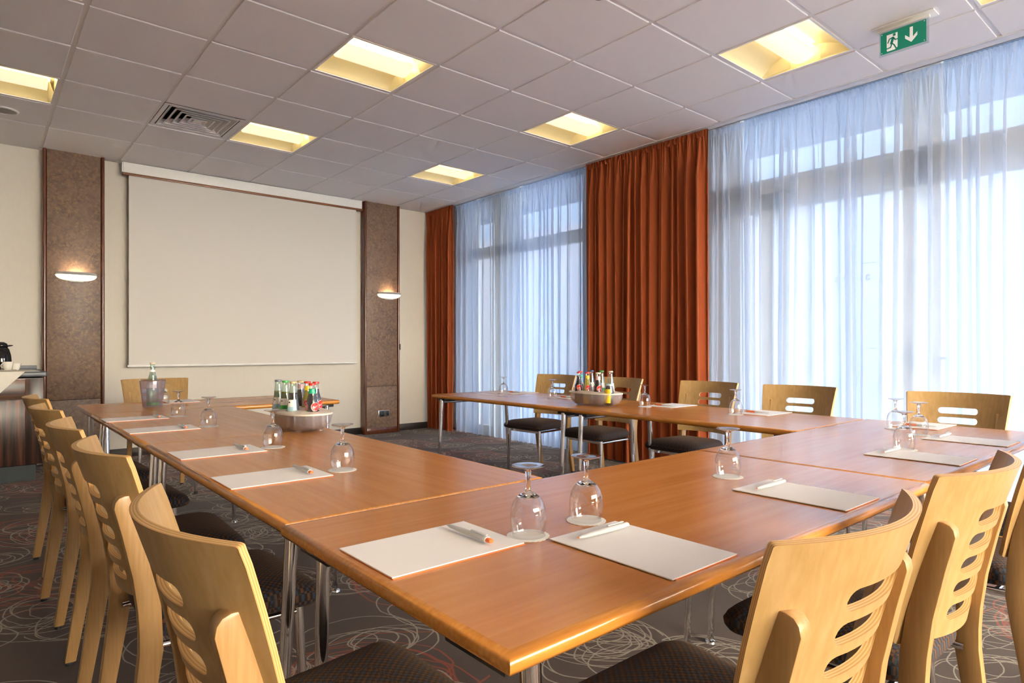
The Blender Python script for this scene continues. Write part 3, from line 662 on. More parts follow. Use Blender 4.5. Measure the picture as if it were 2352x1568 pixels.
# ------------------------------------------------------------------ chairs
def make_chair(label, loc, rz):
    t = thing('conference_chair', label, 'chair', loc, rz, 'beech conference chairs')
    ZT, ZB, ZQ = .863, .505, .436
    def bx(z):  # forward offset of panel side edges
        u = (ZT - z) / (ZT - ZQ); return .098 * u + .010 * math.sin(PI * u)
    def hw(z): u = (ZT - z) / (ZT - ZQ); return .232 - .040 * u
    SAG = .072; ys = []
    SL, SR = .090, .0172; slots = [.765, .713, .661, .609, .557]
    us = sorted(set([round(-1 + 2 * k / 30, 4) for k in range(31)])); 
    # columns in absolute lateral position inside the slot zone, relative outside
    inner = [-SL, -SL + .002, -SL + .005, -SL + .009, -SL + .0172, -.05, -.03, -.01, .01, .03, .05, SL - .0172, SL - .009, SL - .005, SL - .002, SL]
    outer = [0.0, .1, .25, .42, .6, .78, .88, .92, .955, .98, .993, 1.0]
    def hole(y):
        if abs(y) >= SL: return 0
        q = abs(y) - (SL - SR)
        return SR if q <= 0 else math.sqrt(max(0, SR * SR - q * q))
    cols = [('o', -1, k) for k in reversed(outer[1:])] + [('i', y, 0) for y in inner] + [('o', 1, k) for k in outer[1:]]
    rows = [('z', ZB), ('z', ZB + .02)]
    for s_ in reversed(slots): rows += [('s', s_, -1), ('s', s_, 1)]
    rows += [('z', .80), ('z', .835), ('z', ZT)]
    nr, nc = len(rows), len(cols); P = []
    for r in rows:
        for c in cols:
            z = r[1]
            if c[0] == 'i': y = c[1]; h_ = hole(y)
            else: y = None; h_ = 0
            if r[0] == 's': z = r[1] + r[2] * h_
            if y is None: y = c[1] * (SL + (hw(z) - SL) * c[2])
            zz = z
            if r[0] == 'z' and r[1] in (ZT, ZB):   # rounded corners
                dd = hw(z) - abs(y); rc_ = .006
                if dd < rc_: zz = z - (1 if r[1] == ZT else -1) * (rc_ - math.sqrt(max(0, rc_ * rc_ - (rc_ - dd) ** 2)))
            q = y / hw(z)
            P.append(Vector((bx(z) - SAG * (1 - q * q) * (1.0 - .12 * (ZT - z) / (ZT - ZB)), y, zz)))
    slotrow = {i for i, r in enumerate(rows) if r[0] == 's' and r[2] == -1}
    F = []
    for i in range(nr - 1):
        for j in range(nc - 1):
            if i in slotrow:
                continue
            F.append((i * nc + j, i * nc + j + 1, (i + 1) * nc + j + 1, (i + 1) * nc + j))
    bm = bmesh.new(); bv = [bm.verts.new(p) for p in P]
    for f in F: bm.faces.new([bv[k] for k in f])
    bmesh.ops.remove_doubles(bm, verts=bm.verts, dist=1e-6)
    bmesh.ops.dissolve_degenerate(bm, dist=1e-6, edges=bm.edges)
    bm.normal_update(); bm.verts.ensure_lookup_table(); bm.verts.index_update()
    sgn = -1 if sum(f.normal.x for f in bm.faces) > 0 else 1
    base = [v.co.copy() for v in bm.verts]; nor = [Vector((-1, 2 * SAG * v.co.y / hw(v.co.z) ** 2, -.23)).normalized() for v in bm.verts]
    bedges = [(e.verts[0].index, e.verts[1].index) for e in bm.edges if len(e.link_faces) == 1]
    faces = [[v.index for v in f.verts] for f in bm.faces]; bm.free()
    TH = .0125; LV = 6; nb = len(base); mb = MB()
    vs = []
    for l in range(LV + 1):
        ins = .0006 if l in (0, LV) else 0
        vs += [p + nn * (TH * l / LV) for p, nn in zip(base, nor)]
    fs = []; mi = []
    fs += [tuple(reversed(f)) for f in faces]; mi += [0] * len(faces)
    fs += [tuple(k + LV * nb for k in f) for f in faces]; mi += [0] * len(faces)
    for l in range(LV):
        for a, b in bedges: fs.append((a + l * nb, b + l * nb, b + (l + 1) * nb, a + (l + 1) * nb)); mi.append(1 + (l % 2))
    mb.v = [tuple(p) for p in vs]; mb.f = fs; mb.mi = mi
    obj('backrest', mb, [M['beech'], M['ply_light'], M['ply_dark']], t, smooth=True, ang=38)
    # rear legs, bent beech, running up behind the backrest
    ctr = [(0.0, -.024, .008), (.16, -.002, .036), (.30, .014, .060), (.38, .022, .072), (.43, .022, .070), (.48, .019, .068), (.56, .009, .056), (.66, -.012, .031), (.705, -.023, .019), (.728, -.0285, .014), (.742, -.026, .010), (.751, -.019, .008), (.755, -.008, .007)]
    for sy in (-1, 1):
        mb = MB(); rings = []
        for (z, x0_, x1_) in ctr:
            yc = sy * (.190 - .004 * min(1, z / .45)); hwid = .0145
            rings.append([(x0_, yc - hwid, z + .012), (x1_, yc - hwid, z + .012), (x1_, yc + hwid, z + .012), (x0_, yc + hwid, z + .012)])
        vs = [p for r in rings for p in r]; k = len(rings)
        mb.add(vs, [(j * 4 + i, j * 4 + (i + 1) % 4, (j + 1) * 4 + (i + 1) % 4, (j + 1) * 4 + i) for j in range(k - 1) for i in range(4)] + [(3, 2, 1, 0), tuple((k - 1) * 4 + i for i in range(4))])
        l = obj('rear_leg', mb, M['beech_leg'], t, bevel=.002)
        obj('glide', MB().lathe([(.013, 0), (.013, .006), (.010, .012)], 14, (-.010, sy * .19, 0)), M['black'], l)
        sc = MB(); sc.lathe([(.0065, -.001), (.0065, .0006), (.005, .0010), (.004, .0002), (.001, .0002)], 14)
        obj('screw', sc, M['steel'], l, loc=(.043, sy * .1885, .405), rot=(-sy * PI / 2, 0, 0))
    # seat cushion
    def outline(s_):
        pts = []; xr, xf, wr, wf, rr = .055, .475, .178, .222, .055
        cor = [(xr + rr, -wr + rr, PI), (xf - rr, -wf + rr, 1.5 * PI), (xf - rr, wf - rr, 0), (xr + rr, wr - rr, .5 * PI)]
        for (cx_, cy_, a0) in cor:
            for q in range(7):
                a = a0 + q * PI / 12; pts.append((cx_ + rr * math.cos(a), cy_ + rr * math.sin(a)))
        mx = (xr + xf) / 2; return [(mx + (x - mx) * s_, y * s_) for x, y in pts]
    mb = MB(); vs = []; prof = [(.0, .404), (.90, .404), (.965, .408), (.993, .418), (1.0, .430), (.993, .443), (.965, .455), (.90, .465), (.78, .4725), (.6, .478), (.35, .481), (0.0, .482)]
    for s_, z in prof:
        for (x, y) in outline(max(s_, .001)):
            fall = max(0, (x - .36) / .115); vs.append((x, y, z - (.014 * fall * fall if z > .44 else 0)))
    k = 28; mb.add(vs, [(j * k + i, j * k + (i + 1) % k, (j + 1) * k + (i + 1) % k, (j + 1) * k + i) for j in range(len(prof) - 1) for i in range(k)])
    obj('seat', mb, M['fabric'], t, smooth=True, ang=80, merge=True)
    # chrome frame
    mb = MB()
    for sy in (-1, 1): mb.tube([(.05, sy * .168, .392), (.40, sy * .180, .388)], .0085, 10)
    mb.box(.392, .412, -.17, .17, .378, .398)
    mb.tube([(.10, -.16, .392), (.10, .16, .392)], .007, 8)
    obj('seat_frame', mb, M['chrome'], t, smooth=True)
    for sy in (-1, 1):
        l = obj('front_leg', MB().tube([(.408, sy * .178, .408), (.425, sy * .188, .010)], .0125, 16, .0115), M['chrome'], t, smooth=True)
        obj('glide', MB().lathe([(.014, 0), (.014, .012), (.0125, .016)], 14, (.4254, sy * .188, 0)), M['black'], l)
    return t
R = math.radians
chairs = [
    ('beech chair nearest the camera on the left side, slotted back cut by the bottom edge', (.418, -6.20), 0),
    ('second beech chair from the camera in the left-side row', (.425, -5.375), R(1)),
    ('middle beech chair in the left-side row of five', (.415, -4.755), R(-2)),
    ('fourth beech chair from the camera on the left side, nearly edge-on', (.410, -4.000), R(3)),
    ('farthest beech chair of the left-side row, just before the dark sideboard', (.420, -3.300), R(2)),
    ('large beech chair back in front at lower right, its slots facing the camera', (1.150, -6.848), PI / 2),
    ('beech chair at lower right showing its whole slotted back and orange-brown seat', (1.790, -6.845), PI / 2),
    ('beech chair whose orange-brown seat is cut by the right edge', (2.62, -6.850), PI / 2),
    ('beech chair on the front side at far right, outside the frame beyond the cut-off seat', (3.25, -6.850), PI / 2),
    ('large beech chair back at the right edge in front of the sheer door curtain', (4.175, -6.205), PI + R(3)),
    ('beech chair on the window side, second from right, before the sheer door curtain', (4.185, -5.345), PI + R(2)),
    ('beech chair on the window side whose slots show half rust curtain and half sheer', (4.185, -4.690), PI),
    ('beech chair on the window side before the wide rust curtain, right of the bottle carrier', (4.165, -3.890), PI - R(2)),
    ('farthest window-side beech chair before the short sheer, left of the right bottle carrier', (4.190, -3.120), PI + R(4)),
    ('single beech chair behind the ice bucket, below the projection screen', (1.250, -1.605), -PI / 2),
]
ch0 = make_chair(chairs[0][0], (*chairs[0][1], 0), chairs[0][2])
for lb, p, rz in chairs[1:]: dup(ch0, lb, (*p, 0), rz)

# ------------------------------------------------------------------ place settings
def ppad(label, x, y, rz, L=.285, W=.196):
    t = thing('writing_pad', label, 'writing pad', (x, y, TZ + .0003), rz, 'white writing pads')
    obj('orange_backing', MB().box(-L / 2, L / 2, -W / 2 - .003, W / 2 - .01, 0, .0012), M['orange'], t)
    obj('paper_sheets', MB().box(-L / 2, L / 2, -W / 2, W / 2, .0013, .0032), M['paper'], t)
    return t
pads = [
    ('white writing pad with silver pen, left of the bare near table corner', (.818, -6.242), 0),
    ('white writing pad nearest the camera, right of the front pair of glasses', (1.112, -6.496), PI / 2),
    ('white writing pad on the nearer left table, in front of the second left chair', (.818, -5.398), 0),
    ('white writing pad on the left table beside the seam, before the middle left chair', (.826, -4.828), 0),
    ('white writing pad on the left side just past the left table seam, beside a glass', (.815, -3.985), 0),
    ('farthest white writing pad on the left side, near the ice bucket', (.805, -3.41), 0),
    ('white writing pad between the two large chair backs at lower right', (1.776, -6.496), PI / 2),
    ('white writing pad in front of the three clustered glasses at right', (2.635, -6.496), PI / 2),
    ('white writing pad on the front side closest to the right edge', (3.225, -6.496), PI / 2),
    ('white writing pad before the large chair back at right, with an orange pen', (3.64, -6.210), PI),
    ('white writing pad on the window side, before the chair second from right', (3.615, -5.415), PI),
    ('white writing pad on the window side, right of the right bottle carrier', (3.60, -4.795), PI),
    ('white writing pad on the window side, behind the right bottle carrier', (3.60, -3.90), PI),
    ('farthest white writing pad on the window side, near the far table end', (3.60, -3.28), PI),
    ('white writing pad behind the ice bucket on the far table', (1.26, -2.36), -PI / 2),
]
p0 = ppad(pads[0][0], *pads[0][1], pads[0][2])
for lb, p, rz in pads[1:]: dup(p0, lb, (*p, TZ + .0003), rz)

def make_pen(label, x, y, rz, z=TZ + .0115, half_orange=False):
    t = thing('ballpoint_pen', label, 'pen', (x, y, z), rz, 'ballpoint pens')
    def lx(prof, r0=0):
        mb = MB(); mb.lathe([(r, z_) for (z_, r) in prof], 16); return remap(mb, lambda a, b, c: (c, b * 1.15, a * .85))
    if half_orange:
        obj('barrel', lx([(-.070, .002), (-.060, .0042), (-.02, .0060), (.010, .0066)]), M['pen_body'], t, smooth=True)
        obj('orange_sleeve', lx([(.0105, .0066), (.045, .0066), (.066, .0058)]), M['orange'], t, smooth=True)
        obj('push_button', lx([(.0665, .0048), (.0745, .0045), (.075, .003)]), M['pen_body'], t, smooth=True)
    else:
        obj('barrel', lx([(-.070, .002), (-.060, .0042), (-.02, .0060), (.045, .0066), (.062, .0060)]), M['pen_body'], t, smooth=True)
        obj('push_button', lx([(.0625, .0052), (.0740, .0050), (.075, .004)]), M['orange'], t, smooth=True)
        obj('collar', lx([(.056, .0066), (.0615, .0066)]), M['white_paint'], t, smooth=True)
    obj('clip', MB().box(.012, .060, -.0028, .0028, .0072, .0090), M['pen_body'], t, bevel=.0006)
    return t
PZ = TZ + .0115
pens_l = [('silver-white pen with orange button on the nearest left pad', (.901, -6.240), -PI / 2), ('pen with orange button on the pad of the second left chair', (.911, -5.384), -PI / 2),
          ('pen with orange button on the pad at the left table seam', (.907, -4.816), -PI / 2), ('pen with orange button on the pad just past the left table seam', (.897, -4.000), -PI / 2),
          ('pen with orange button on the left pad nearest the ice bucket', (.902, -3.42), -PI / 2)]
pen0 = make_pen(pens_l[0][0], *pens_l[0][1], pens_l[0][2])
for lb, p, rz in pens_l[1:]: dup(pen0, lb, (*p, PZ), rz)
def white_pen(label, x, y, rz):
    t = thing('ballpoint_pen', label, 'pen', (x, y, PZ), rz, 'ballpoint pens')
    def lx(prof):
        mb = MB(); mb.lathe([(r, z_) for (z_, r) in prof], 16); return remap(mb, lambda a, b, c: (c, b * 1.15, a * .85))
    obj('barrel', lx([(-.070, .002), (-.060, .0042), (-.02, .0060), (.045, .0066), (.062, .0060)]), M['pen_body'], t, smooth=True)
    obj('push_button', lx([(.0625, .0052), (.0740, .0050), (.075, .004)]), M['white_paint'], t, smooth=True)
    obj('tip', lx([(-.074, .0008), (-.0702, .0019)]), M['orange'], t, smooth=True)
    obj('clip', MB().box(.012, .060, -.0028, .0028, .0072, .0090), M['white_paint'], t, bevel=.0006)
    return t
wp0 = white_pen('all-white pen on the front pad closest to the camera', 1.113, -6.405, 0)
for lb, p in [('all-white pen on the pad between the two large chair backs', (1.775, -6.409)), ('all-white pen on the pad before the three clustered glasses', (2.650, -6.405)), ('all-white pen on the front pad nearest the right edge', (3.245, -6.405))]:
    dup(wp0, lb, (*p, PZ), 0)
hp0 = make_pen('half-orange pen seen through the clustered glasses at right', 3.548, -6.220, PI / 2, half_orange=True)
for lb, p in [('half-orange pen on the window-side pad second from right', (3.545, -5.412)), ('half-orange pen on the window-side pad right of the bottle carrier', (3.50, -4.805)),
              ('half-orange pen left of the right bottle carrier', (3.50, -3.95)), ('half-orange pen on the farthest window-side pad', (3.55, -3.29))]:
    dup(hp0, lb, (*p, PZ), PI / 2)

# wine glasses, upside down on doilies
def glass_profile():
    outer = [(.0325, .0), (.0345, .012), (.0360, .028), (.0362, .040), (.0345, .055), (.0300, .068), (.0225, .078), (.0130, .0845), (.0070, .0885), (.0052, .094), (.0046, .105), (.0050, .117), (.0062, .125), (.0100, .1305), (.0200, .1345), (.0318, .1375), (.0332, .1390), (.0325, .1400), (.0200, .1385), (.0060, .1365), (.0008, .1360)]
    inner = [(.0008, .0800), (.0080, .0790), (.0180, .0730), (.0270, .0640), (.0325, .0530), (.0345, .040), (.0344, .028), (.0330, .012), (.0312, .0)]
    return outer + inner
def make_glass(label, x, y):
    t = thing('wine_glass', label, 'wine glass', (x, y, TZ + .0014), 0, 'upturned wine glasses')
    pr_ = glass_profile(); o_ = pr_[:21]; i_ = pr_[21:]
    bowl_o = o_[:6]; bowl_i = i_[3:]
    mb = MB(); mb.lathe([(r - .0016 if k == 0 else r, z) for k, (r, z) in enumerate(bowl_o)] + [o_[6]], 40, cap0=False, cap1=False)
    obj('bowl', mb, M['thin_crystal'], t, smooth=True, ang=70)
    mb = MB(); mb.lathe([(.0210, .0765), (.0225, .0780), (.0130, .0845), (.0070, .0885), (.0052, .094), (.0046, .105), (.0050, .117), (.0062, .125), (.0085, .1290), (.0060, .1300), (.0010, .1300)], 32, cap0=False, cap1=True)
    m2 = MB(); m2.lathe([(.0010, .0800), (.0080, .0790), (.0150, .0772), (.0210, .0765)], 32, cap0=True, cap1=False); k = len(mb.v); mb.add(m2.v, m2.f)
    obj('stem', mb, M['crystal'], t, smooth=True, ang=70, merge=True)
    mb = MB(); mb.lathe([(.0010, .1302), (.0070, .1302), (.0100, .1312), (.0200, .1347), (.0318, .1377), (.0332, .1390), (.0325, .1400), (.0200, .1385), (.0060, .1365), (.0008, .1360)], 40)
    obj('foot', mb, M['foot_crystal'], t, smooth=True, ang=70)
    return t
def make_doily(label, x, y):
    mb = MB(); pts = []
    for k in range(144):
        a = 2 * PI * k / 144; r = .0415 + .0016 * abs(math.sin(a * 12)); pts.append((r * math.cos(a), r * math.sin(a)))
    mb.prism(pts, Matrix.Identity(4), .0008)
    ring = MB(); ring.lathe([(.0345, .0008), (.0350, .0012), (.0355, .0008)], 36, cap0=False, cap1=False); mb.add(ring.v, ring.f)
    o = obj('glass_doily', mb, M['doily'], loc=(x, y, TZ + .0004)); return tag(o, label, 'coaster', 'scalloped paper doilies')
glasses = [
    ('upturned wine glass nearest the camera, left one of the front pair', (1.002, -6.305)), ('upturned wine glass of the front pair, right one by the white pen pad', (1.173, -6.303)),
    ('upturned wine glass standing alone before the inner seam of the front tables', (1.832, -6.250)), ('upturned wine glass beside the pad of the second left chair', (1.020, -5.430)),
    ('upturned wine glass in front of the left bottle carrier', (1.018, -4.842)), ('upturned wine glass just past the left table seam', (1.013, -4.000)),
    ('upturned wine glass on the left side closest to the ice bucket', (1.010, -3.420)), ('front glass of the cluster of three at right', (2.775, -6.405)),
    ('rear right glass of the cluster of three, half hidden behind the front glass', (3.262, -6.305)), ('left glass of the cluster of three at right', (3.41, -6.165)),
    ('upturned wine glass on the window side before the chair second from right', (3.425, -5.350)), ('upturned wine glass right of the right bottle carrier', (3.418, -4.722)),
    ('upturned wine glass directly left of the right bottle carrier', (3.440, -3.850)), ('farthest upturned wine glass on the window side, before the sheer', (3.430, -3.290)),
    ('upturned wine glass half hidden behind the ice bucket', (1.118, -2.530))]
gl0 = make_glass(glasses[0][0], *glasses[0][1])
for lb, p in glasses[1:]: dup(gl0, lb, (*p, TZ + .0014))
d0 = None
for lb, p in glasses:
    l2 = 'scalloped white doily under the ' + lb.replace('upturned wine ', '').replace(', ', ' ').split(' of the front pair')[0]
    if d0 is None: d0 = make_doily('scalloped white doily under the glass nearest the camera', *p)
    else:
        c = d0.copy(); C.objects.link(c); c.location = (*p, TZ + .0004)
        c['label'] = {1: 'scalloped white doily under the right glass of the front pair'}.get([g_[0] for g_ in glasses].index(lb), ' '.join(l2.split()[:16]))

# ------------------------------------------------------------------ bottle carriers
def superell(a, b, n_=48, p=2.3): 
    out = []
    for k in range(n_):
        t_ = 2 * PI * k / n_; c, s = math.cos(t_), math.sin(t_)
        out.append((a * math.copysign(abs(c) ** (2 / p), c), b * math.copysign(abs(s) ** (2 / p), s)))
    return out
def carrier(label, x, y, spots):
    t = thing('bottle_carrier', label, 'bottle carrier', (x, y, TZ + .001)); A, B = .115, .202
    def loft(levels):
        mb = MB(); vs = []
        for (sc, z) in levels: vs += [(px * sc[0] if isinstance(sc, tuple) else px * sc, py * (sc[1] if isinstance(sc, tuple) else sc), z) for px, py in superell(A, B)]
        k = 48; mb.add(vs, [(j * k + i, j * k + (i + 1) % k, (j + 1) * k + (i + 1) % k, (j + 1) * k + i) for j in range(len(levels) - 1) for i in range(k)]); return mb
    mb = loft([(.02, .004), (.55, .004), (.72, .006), (.86, .018), (.95, .038), (.99, .060), (1.0, .078), (.985, .078), (.975, .060), (.93, .040), (.84, .022), (.70, .010), (.5, .008), (.02, .008)])
    obj('clear_bowl', mb, M['acrylic'], t, smooth=True, ang=60)
    mb = MB()
    for sx in (-1, 1):
        for sy in (-1, 1): mb.lathe([(.012, 0), (.011, .006)], 12, (sx * .05, sy * .10, 0))
    obj('foot', mb, M['acrylic'], t)
    # lid with round holes
    outer = [Vector((px * 1.01, py * 1.01)) for px, py in superell(A, B)]
    verts = list(outer); edges = [(i, (i + 1) % 48) for i in range(48)]; hr = .0318
    hol = []
    for (hx, hy, *_r) in spots:
        o = len(verts); hol.append(Vector((hx - x, hy - y)))
        for k in range(24): verts.append(Vector((hx - x + hr * math.cos(2 * PI * k / 24), hy - y + hr * math.sin(2 * PI * k / 24))))
        edges += [(o + k, o + (k + 1) % 24) for k in range(24)]
    res = geometry.delaunay_2d_cdt(verts, edges, [], 1, 1e-6)
    vv, _, ff = res[0], res[1], res[2]
    ff = [f for f in ff if all((sum((vv[i] for i in f), Vector((0, 0))) / len(f) - h_).length > hr * .96 for h_ in hol)]
    mb = MB(); k = len(vv); zt, zb = .096, .078
    def dome(p): q = math.hypot(p.x / A, p.y / B); return zt - (.010 * max(0, q - .75) / .26 if q > .75 else 0)
    mb.add([(p.x, p.y, dome(p)) for p in vv] + [(p.x, p.y, zb) for p in vv], [tuple(f) for f in ff] + [tuple(reversed([i + k for i in f])) for f in ff])
    cnt = {}
    for f in ff:
        for a, b in zip(f, list(f[1:]) + [f[0]]): cnt[tuple(sorted((a, b)))] = cnt.get(tuple(sorted((a, b))), 0) + 1
    for (a, b), c_ in cnt.items():
        if c_ == 1: mb.f.append((a, b, b + k, a + k)); mb.mi.append(0)
    obj('beige_lid', mb, M['lid_beige'], t, smooth=True, ang=35)
    return t
SM = [(.0270, 0), (.0285, .003), (.0288, .06), (.0285, .085), (.0262, .110), (.0215, .135), (.0165, .155), (.0140, .170), (.0132, .196), (.0140, .199), (.0140, .203)]
GV = [(.0265, 0), (.0285, .003), (.0288, .050), (.0275, .085), (.0240, .118), (.0200, .145), (.0165, .170), (.0140, .190), (.0132, .204), (.0142, .207), (.0142, .211)]
SL_ = [(.0270, 0), (.0285, .004), (.0270, .045), (.0262, .070), (.0285, .095), (.0272, .115), (.0215, .140), (.0160, .160), (.0138, .176), (.0130, .197), (.0140, .200), (.0140, .204)]
JAR = [(.0255, 0), (.0275, .003), (.0278, .070), (.0282, .100), (.0255, .116), (.0210, .126), (.0205, .134)]
def disc_label(mb_, R_, zc, a0, r, off):
    """disc wrapped on a cylinder around z"""
    n_ = 20; vs = [(0, 0)] + [(r * math.cos(2 * PI * k / n_), r * math.sin(2 * PI * k / n_)) for k in range(n_)]
    out = []
    for (u, v) in vs: a = a0 + u / R_; out.append(((R_ + off) * math.cos(a), (R_ + off) * math.sin(a), zc + v))
    mb_.add(out, [(0, k + 1, (k + 1) % n_ + 1) for k in range(n_)])
def wrap_rect(R_, z0, z1, a0, half, off, R1=None, mi=0, n_=10):
    mb = MB(); vs = []
    for k in range(n_ + 1):
        a = a0 - half + 2 * half * k / n_
        for z, rr in ((z0, R_), (z1, R1 or R_)): vs.append(((rr + off) * math.cos(a), (rr + off) * math.sin(a), z))
    mb.add(vs, [(2 * k, 2 * k + 2, 2 * k + 3, 2 * k + 1) for k in range(n_)]); return mb
def bottle(label, x, y, prof, glass, liq, fill, cap, neck=None, lab=None, a0=-2.2, z=TZ + .0095, name='drink_bottle', group='small drink bottles'):
    t = thing(name, label, 'bottle', (x, y, z), 0, group)
    obj('glass_body', MB().lathe(prof, 24), M[glass], t, smooth=True, ang=60)
    lp = [(r * .93, zz + .002) for r, zz in prof if zz < fill]; 
    lp.append((lp[-1][0] * .96, fill)); obj('liquid', MB().lathe(lp, 20), M[liq], t, smooth=True, ang=60)
    zt = prof[-1][1]; rt = prof[-1][0]
    obj('cap', MB().lathe([(rt + .0010, zt - .004), (rt + .0014, zt), (rt + .0006, zt + .004), (rt - .003, zt + .005)], 21), M[cap], t, smooth=True, ang=60)
    def rad(zq):
        for (r0, za), (r1, zb) in zip(prof[:-1], prof[1:]):
            if za <= zq <= zb: return r0 + (r1 - r0) * (zq - za) / max(1e-6, zb - za)
        return prof[-1][0]
    if neck:
        za, zb = neck[1], neck[2]
        obj('neck_label', MB().lathe([(rad(za) + .0006, za), (rad((za + zb) / 2) + .0006, (za + zb) / 2), (rad(zb) + .0006, zb)], 24, cap0=False, cap1=False), M[neck[0]], t, smooth=True)
    if lab == 'disc':
        Rr = rad(.110) + .0004
        for da in (0, 1.9, -1.9):
            rim = MB(); disc_label(rim, rad(.108), .106, a0 + da, .0195, .0006); lo = obj('round_label_rim', rim, M['c_white'], t)
            m_ = MB(); disc_label(m_, rad(.108), .106, a0 + da, .0180, .0010); ro = obj('round_label', m_, M['c_red'], lo)
            tx = text_mb('Sinalco', .0105); ca, sa = math.cos(R(28)), math.sin(R(28)); RR = rad(.108)
            remap(tx, lambda u, v, w_, a_=a0 + da: ((RR + .0015) * math.cos(a_ + (u * ca - v * sa) / RR), (RR + .0015) * math.sin(a_ + (u * ca - v * sa) / RR), .106 + u * sa + v * ca))
            obj('label_script', tx, M['c_white'], ro, recalc=False)
    elif lab and lab.startswith('rect'):
        colr = lab[5:]
        lb_ = obj('paper_label', wrap_rect(rad(.088), .088, .135, a0, .85, .0006, rad(.135)), M['c_white'], t, smooth=True)
        mb = wrap_rect(rad(.088), .088, .104, a0, .85, .0010, rad(.104)); obj('label_hill_print', mb, M[colr], lb_, smooth=True)
        mb = wrap_rect(rad(.120), .121, .126, a0 - .45, .16, .0012, rad(.126)); obj('label_mark', mb, M['brownliq'], lb_, smooth=True)
        mb = wrap_rect(rad(.088), .062, .088, a0, 1.4, .0006, rad(.088)); obj('colour_band', mb, M[colr], t, smooth=True)
    elif lab == 'jar':
        obj('yellow_label', wrap_rect(rad(.03), .018, .106, a0 - .9, .95, .0010, rad(.10)), M['c_yellow'], t, smooth=True)
    return t
LC = [(1.250, -4.262), (1.250, -4.352), (1.247, -4.452), (1.362, -4.250), (1.360, -4.338), (1.366, -4.420), (1.302, -4.530)]
carrier('oval clear bottle carrier with beige lid on the left table', 1.306, -4.392, LC)
bottle('grey-capped bottle at the left end of the left carrier', *LC[0], GV, 'green_glass', 'clearliq', .165, 'c_greycap', None, 'rect_c_ltblue')
bottle('green-capped bottle with white and green label in the left carrier', *LC[1], GV, 'green_glass', 'apple', .165, 'c_green', None, 'rect_c_green')
bottle('gold-capped bottle with grey-blue label at front of the left carrier', *LC[2], GV, 'green_glass', 'brownliq', .165, 'c_gold', None, 'rect_c_ltblue')
bottle('dark bottle with pinkish neck behind the gold-capped one in the left carrier', *LC[3], SM, 'bottle_glass', 'cola', .165, 'c_gold', ('c_pink', .172, .192))
bottle('red-capped yellow drink bottle in the left carrier', *LC[4], SM, 'bottle_glass', 'juice', .175, 'c_red', ('c_yellow', .166, .186), 'disc', a0=-1.9)
bottle('red-capped dark bottle at the right back of the left carrier', *LC[5], SL_, 'bottle_glass', 'cola', .175, 'c_red', None, 'disc', a0=-1.0)
bottle('red-capped dark cola bottle with green neck band, front of the left carrier', *LC[6], SL_, 'bottle_glass', 'cola', .175, 'c_red', ('c_teal', .164, .184), 'disc', a0=-1.45)
RC = [(3.305, -4.262), (3.207, -4.338), (3.213, -4.412), (3.320, -4.345), (3.215, -4.508), (3.322, -4.430), (3.322, -4.515), (3.222, -4.600)]
RC = [(3.300, -4.268), (3.212, -4.340), (3.216, -4.412), (3.322, -4.350), (3.216, -4.505), (3.325, -4.438), (3.322, -4.520), (3.225, -4.592)]
carrier('oval clear bottle carrier with beige lid on the window-side table', 3.268, -4.435, RC)
bottle('leftmost red-capped bottle with green neck band in the right carrier', *RC[0], SL_, 'bottle_glass', 'orangeliq', .13, 'c_red', ('c_teal', .164, .184), 'disc', a0=-2.5)
bottle('red-capped dark bottle left of the yellow drink in the right carrier', *RC[1], SM, 'bottle_glass', 'cola', .175, 'c_red', ('c_greycap', .172, .184), 'disc', a0=-2.25)
bottle('red-capped yellow drink bottle in the right carrier', *RC[2], SM, 'bottle_glass', 'juice', .175, 'c_red', ('c_yellow', .166, .186), 'disc', a0=-2.15)
bottle('blue-capped clear bottle behind the yellow drink in the right carrier', *RC[3], GV, 'bottle_glass', 'waterliq', .165, 'c_blue', None, 'rect_c_ltblue')
bottle('beige-capped dark bottle with pink neck in the right carrier', *RC[4], SM, 'bottle_glass', 'cola', .165, 'c_beige', ('c_pink', .160, .182), 'disc', a0=-2.0)
bottle('green-capped bottle behind the beige-capped one in the right carrier', *RC[5], GV, 'green_glass', 'waterliq', .165, 'c_green', None, 'rect_c_green')
bottle('clear white-capped bottle at the right back of the right carrier', *RC[6], GV, 'bottle_glass', 'waterliq', .165, 'c_beige', None, 'rect_c_beige')
bottle('short dark juice jar with light lid at the right end of the right carrier', *RC[7], JAR, 'bottle_glass', 'cola', .124, 'c_ltblue', None, 'jar', name='juice_jar')
# ice bucket
BX, BY = 1.012, -2.745
t = thing('ice_bucket', 'lilac clear wine cooler holding a water bottle on the far left table', 'wine cooler', (BX, BY, TZ + .001))
obj('cooler_body', MB().lathe([(.020, .003), (.052, .003), (.056, .006), (.066, .10), (.074, .168), (.0735, .170), (.072, .168), (.064, .10), (.053, .010), (.020, .008)], 40, cap0=True, cap1=True), M['bucket'], t, smooth=True, ang=60)
obj('chrome_rim', MB().lathe([(.074, .168), (.0755, .171), (.074, .174), (.0715, .171)], 40, closed=True), M['chrome'], t, smooth=True)
WB = [(.030, 0), (.034, .004), (.0345, .10), (.032, .135), (.024, .175), (.0165, .205), (.0140, .235), (.0135, .258), (.0145, .260), (.0145, .266)]
b = bottle('tall green-tinted mineral water bottle standing in the ice bucket', BX, BY, WB, 'green_glass', 'waterliq', .19, 'c_beige', ('c_white', .212, .226), None, z=TZ + .0125, name='water_bottle', group=None)
lb_ = obj('paper_label', wrap_rect(.0345, .112, .155, -2.0, .95, .0008, .0285), M['c_white'], b, smooth=True)
mb = MB()
